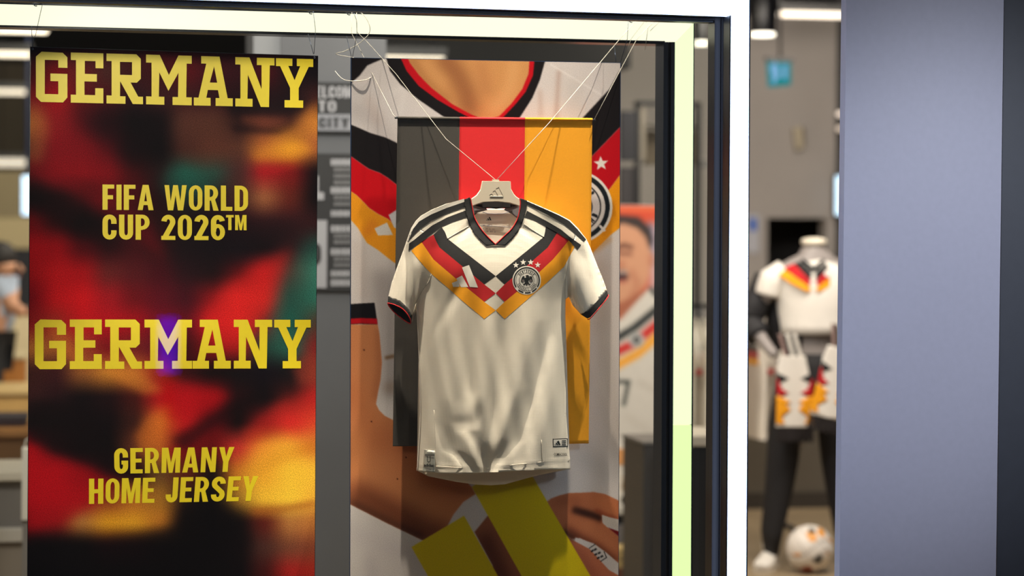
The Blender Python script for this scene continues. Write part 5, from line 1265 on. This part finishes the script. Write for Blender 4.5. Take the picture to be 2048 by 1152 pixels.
at = bo.data.color_attributes.new('ink', 'FLOAT_COLOR', 'POINT'); at.data.foreach_set('color', np.array(cs_).ravel())
for k in range(3): tube('ball_seam', [bc + (Matrix.Rotation(k * 1.05, 3, 'Z') @ Matrix.Rotation(.9, 3, 'X') @ Vector((math.cos(a), math.sin(a), 0))) * (br - .0003) for a in np.linspace(0, 2 * math.pi, 49)[:-1]], .0012, mat('ball_seam', (150, 140, 130), .7) if k == 0 else bpy.data.materials['ball_seam'], bl, 4, True)

# ------------------------------------------------------------------ far left: shopper, tables and shelving
def unit(name, label, cat, rect, zc, d, parts_):
    Y = yz(20, zc); x0, y0, x1, y1 = rect
    t = thing(name, label, cat, (U((x0 + x1) / 2, y1, Y).x, Y, 0))
    for nm, (a, b, c, e), m_, fl_, dy in parts_: pbox(nm, a, b, c, e, Y + dy, d - dy, m_, t, fl_, .004)
    return t
mgr = mat('grey_counter', (118, 112, 106), .6, noise=.04, nscale=6); mcr = mat('cream_edge', (206, 196, 178), .5); mbr = mat('brown_wood', (140, 98, 54), .5, noise=.15, nscale=8); mbe = mat('beige_laminate', (196, 180, 146), .6, noise=.04, nscale=6)
mor = mat('orange_wood', (176, 112, 46), .5, noise=.12, nscale=8)
unit('counter', 'grey counter with cream edge and plinth left of the hanging sign', 'counter', (-160, 946, 54, 1087), 8.6, .5, [('counter_top', (-160, 946, 54, 964), mcr, False, 0), ('counter_body', (-158, 964, 52, 1100), mgr, True, .03), ('plinth_rail', (-162, 1060, 54, 1087), mat('cream_plinth', (200, 192, 180), .6), False, -.02), ('plinth_base', (-160, 1088, 53, 1180), mat('greige_base', (148, 136, 122), .7), True, 0.0)])
unit('wooden_bench', 'brown wooden bench behind the grey counter', 'bench', (-160, 868, 110, 935), 10.2, .5, [('bench_top', (-160, 862, 110, 876), mbr, False, 0), ('bench_body', (-156, 876, 106, 1000), mat('dark_brown_wood', (112, 78, 42), .6, noise=.15, nscale=8), True, .03)])
Yb2 = yz(20, 10.5)
fc = thing('folded_clothes', 'dark folded clothes lying on the brown wooden bench', 'clothes', U(20, 862, Yb2 - .04))
for q, (a, b) in enumerate(((834, 843.5), (844, 853))): pbox('folded_garment', -60 + 5 * q, a, 56 - 3 * q, b, Yb2 - .1, .3, mat('violet_black_cloth', (56 + 8 * q, 50, 54), .9, noise=.2, nscale=30), fc, False, .006)
unit('display_table', 'beige display table behind the brown wooden bench', 'table', (-160, 782, 110, 842), 12.0, .6, [('table_top', (-160, 780, 110, 790), mat('light_wood_top', (214, 184, 130), .5), False, 0), ('table_body', (-156, 790, 106, 900), mat('tan_wood', (190, 152, 92), .6, noise=.1, nscale=8), True, .03)])
unit('wooden_box', 'orange brown wooden box behind the beige display table', 'box', (-160, 718, 48, 782), 13.4, .5, [('box_front', (-160, 718, 50, 790), mor, True, 0), ('box_lid', (-162, 712, 52, 719), mbe, False, -.01)])
unit('cabinet', 'tall cream cabinet behind the bending shopper', 'cabinet', (-160, 622, 58, 716), 15.4, .5, [('cabinet_front', (-160, 624, 100, 800), mbe, True, 0), ('cabinet_top', (-162, 616, 102, 625), mat('dark_top', (70, 60, 56), .6), False, -.01)])
unit('shelf_unit', 'dark navy shelving with beige header panel at the far left', 'shelving', (-160, 345, 160, 620), 17.5, .6, [('shelf_back', (-160, 498, 160, 700), mat('navy_back', (38, 38, 46), .7), True, 0), ('header_panel', (-164, 436, 164, 497), mat('pale_beige_header', (206, 188, 146), .7), False, -.03), ('upper_panel', (-160, 342, 160, 436), mat('beige_upper', (156, 142, 110), .7, noise=.15, nscale=2), False, 0)])
Ylb = yz(52, 15.0)
lb = thing('light_box', 'vertical blue white light box just left of the hanging sign', 'light box', U(52, 432, Ylb))
pbox('light_panel', 44, 352, 90, 430, Ylb, .06, mat('blue_white_light', (200, 228, 255), .4, emit=(176, 214, 255), estr=1.2), lb)
pbox('light_surround', 42, 349, 92, 433, Ylb + .03, .06, m_black, lb)
tube('hanging_pole', [U(56, 349, Ylb + .07), Vector((U(56, 349, Ylb).x, Ylb + .07, 3.26))], .015, mat('navy_pole', (40, 48, 76), .6), lb)
Ybg = yz(50, 8.3)
pb = thing('paper_bag', 'white paper bag standing on the floor by the left edge of the sign', 'bag', (U(52, 1040, Ybg).x, Ybg, 0))
pbg = mat('white_paper', (226, 220, 206), .7)
pprism('bag_body', [(44, 898), (74, 899), (76, 1040), (43, 1040)], Ybg, .1, pbg, pb)
pprism('bag_base', [(45, 1041), (75, 1041), (78, 1290), (42, 1290)], Ybg + .01, .08, mat('grey_stand', (132, 126, 120), .6), pb)
for q in (0, 1): tube('bag_handle', smooth_path([U(50, 899, Ybg + .02 + .06 * q), U(52, 880, Ybg + .02 + .06 * q), U(66, 880, Ybg + .02 + .06 * q), U(68, 899, Ybg + .02 + .06 * q)], 4), .003, pbg, pb, 5)
# bending shopper
Yps = yz(5, 12.8)
def PQ(px_, py_, dy=0): 
    p = U(px_, py_, Yps); p.y += dy; return p
pr = thing('person', 'person with dark hair in pale blue shirt bending over a table at far left', 'person', (PQ(-25, 800).x, Yps, 0))
m_skin = mat('warm_skin', (190, 140, 112), .6); m_shirt = mat('pale_blue_shirt', (170, 182, 204), .85); m_pant = mat('black_pants', (26, 26, 30), .85); m_hair = mat('dark_hair', (26, 20, 20), .7)
def skin_chain(name, chains, m_, parent):
    bm = bmesh.new(); L_ = bm.verts.layers.skin.verify(); keys = {}
    for chn in chains:
        pv = None
        for x_, y_, dy, r_ in chn:
            k = (x_, y_, dy)
            if k not in keys:
                v = bm.verts.new(PQ(x_, y_, dy)); v[L_].radius = (r_, r_); keys[k] = v
            if pv is not None: bm.edges.new((pv, keys[k]))
            pv = keys[k]
    me = bpy.data.meshes.new(name); bm.to_mesh(me); bm.free(); o = link(name, me, m_, parent)
    me.skin_vertices[0].data[0].use_root = True
    o.modifiers.new('skin', 'SKIN').use_smooth_shade = True
    s = o.modifiers.new('sub', 'SUBSURF'); s.levels = 2; s.render_levels = 2
    return o
P_ = (-28, 672, 0, .125); C_ = (-6, 600, -.02, .125); N_ = (4, 560, -.06, .06)
bdp = skin_chain('body', [[P_, (-18, 636, -.01, .115), C_, N_, (9, 545, -.08, .05), (12, 532, -.1, .075), (13, 520, -.1, .07)],
    [C_, (14, 578, -.12, .055), (26, 612, -.14, .045), (44, 620, -.2, .034), (54, 622, -.22, .028)], [C_, (-22, 580, .12, .055), (-6, 622, .14, .045), (30, 626, .12, .034), (44, 626, .1, .028)],
    [P_, (-22, 690, -.08, .09), (-20, 770, -.1, .065), (-20, 850, -.1, .045), (-16, 866, -.14, .04)], [P_, (-36, 690, .08, .09), (-40, 770, .1, .065), (-40, 850, .1, .045), (-36, 866, .06, .04)]], m_skin, pr)
skin_chain('shirt', [[(-26, 664, 0, .145), (-17, 634, -.01, .138), (-6, 600, -.02, .142), (2, 572, -.05, .085)], [(-6, 600, -.02, .142), (12, 576, -.11, .075), (22, 604, -.135, .064)], [(-6, 600, -.02, .142), (-20, 580, .11, .075), (-10, 610, .135, .064)]], m_shirt, pr)
skin_chain('trousers', [[(-28, 672, 0, .14), (-22, 692, -.08, .105), (-20, 770, -.1, .082), (-20, 846, -.1, .065)], [(-28, 672, 0, .14), (-36, 692, .08, .105), (-40, 770, .1, .082), (-40, 846, .1, .065)]], m_pant, pr)
hc = PQ(12, 524, -.1)
hv = bmesh.new(); bmesh.ops.create_uvsphere(hv, u_segments=24, v_segments=16, radius=.1)
for v in hv.verts: v.co = Vector((v.co.x * .92, v.co.y * .92, v.co.z * .9 if v.co.z > 0 else v.co.z * .8)) + hc + Vector((-.03, .02, .03))
from_bm('hair', hv, m_hair, pr, True)
for ex_, dy in ((.035, -.03), (.035, .03)):
    e_ = bmesh.new(); bmesh.ops.create_uvsphere(e_, u_segments=10, v_segments=8, radius=.011)
    for v in e_.verts: v.co += hc + Vector((.066, dy - .03, -.02))
    from_bm('eye', e_, mat('dark_eye', (30, 26, 26), .3), pr, True)
tube('nose', [hc + Vector((.07, -.03, -.01)), hc + Vector((.094, -.03, -.05))], [.008, .014], m_skin, pr, 8)
tube('mouth', [hc + Vector((.072, -.055, -.075)), hc + Vector((.08, -.03, -.075)), hc + Vector((.072, -.005, -.075))], .006, mat('lips', (150, 84, 76), .6), pr, 6)
for (hx, hy, hd) in ((54, 622, -.22), (44, 626, .1)):
    for q in range(5):
        b0 = PQ(hx, hy, hd + (q - 2) * .016); d = Vector((.9, (q - 2) * .08, -.35 if q else .1)).normalized(); L_ = (.055, .075, .082, .076, .06)[q]
        tube('finger', [b0, b0 + d * L_ * .55, b0 + d * L_ + Vector((0, 0, -.012))], [.0095, .009, .0075], m_skin, bdp, 6)
for hx, hd in ((-16, -.14), (-36, .06)):
    bb_ = PQ(hx, 866, hd); bb_.z = 0
    box('shoe', (bb_.x - .06, bb_.y - .045, 0), (bb_.x + .2, bb_.y + .045, .08), m_black, pr, .03)

# blue screen across the corridor, seen mirrored in the window glass
vc = U(337, 690, 12.0); hw_ = (U(356, 690, 12.0).x - U(318, 690, 12.0).x) / 2; hh_ = (U(337, 634, 12.0).z - U(337, 744, 12.0).z) / 2
bs = thing('corridor_screen', 'blue screen across the corridor, seen only as a blue reflection over the lower sign heading', 'screen', (vc.x, -11.93, 0))
box('screen_panel', (vc.x - hw_, -11.95, vc.z - hh_), (vc.x + hw_, -11.93, vc.z + hh_), mat('blue_screen', (6, 6, 20), .4, emit=(40, 10, 255), estr=5.0), bs)
box('screen_case', (vc.x - hw_ - .03, -12.03, vc.z - hh_ - .03), (vc.x + hw_ + .03, -11.952, vc.z + hh_ + .03), m_black, bs)
box('screen_stand', (vc.x - .05, -12.02, 0), (vc.x + .05, -11.96, vc.z - hh_ - .03), m_black, bs)
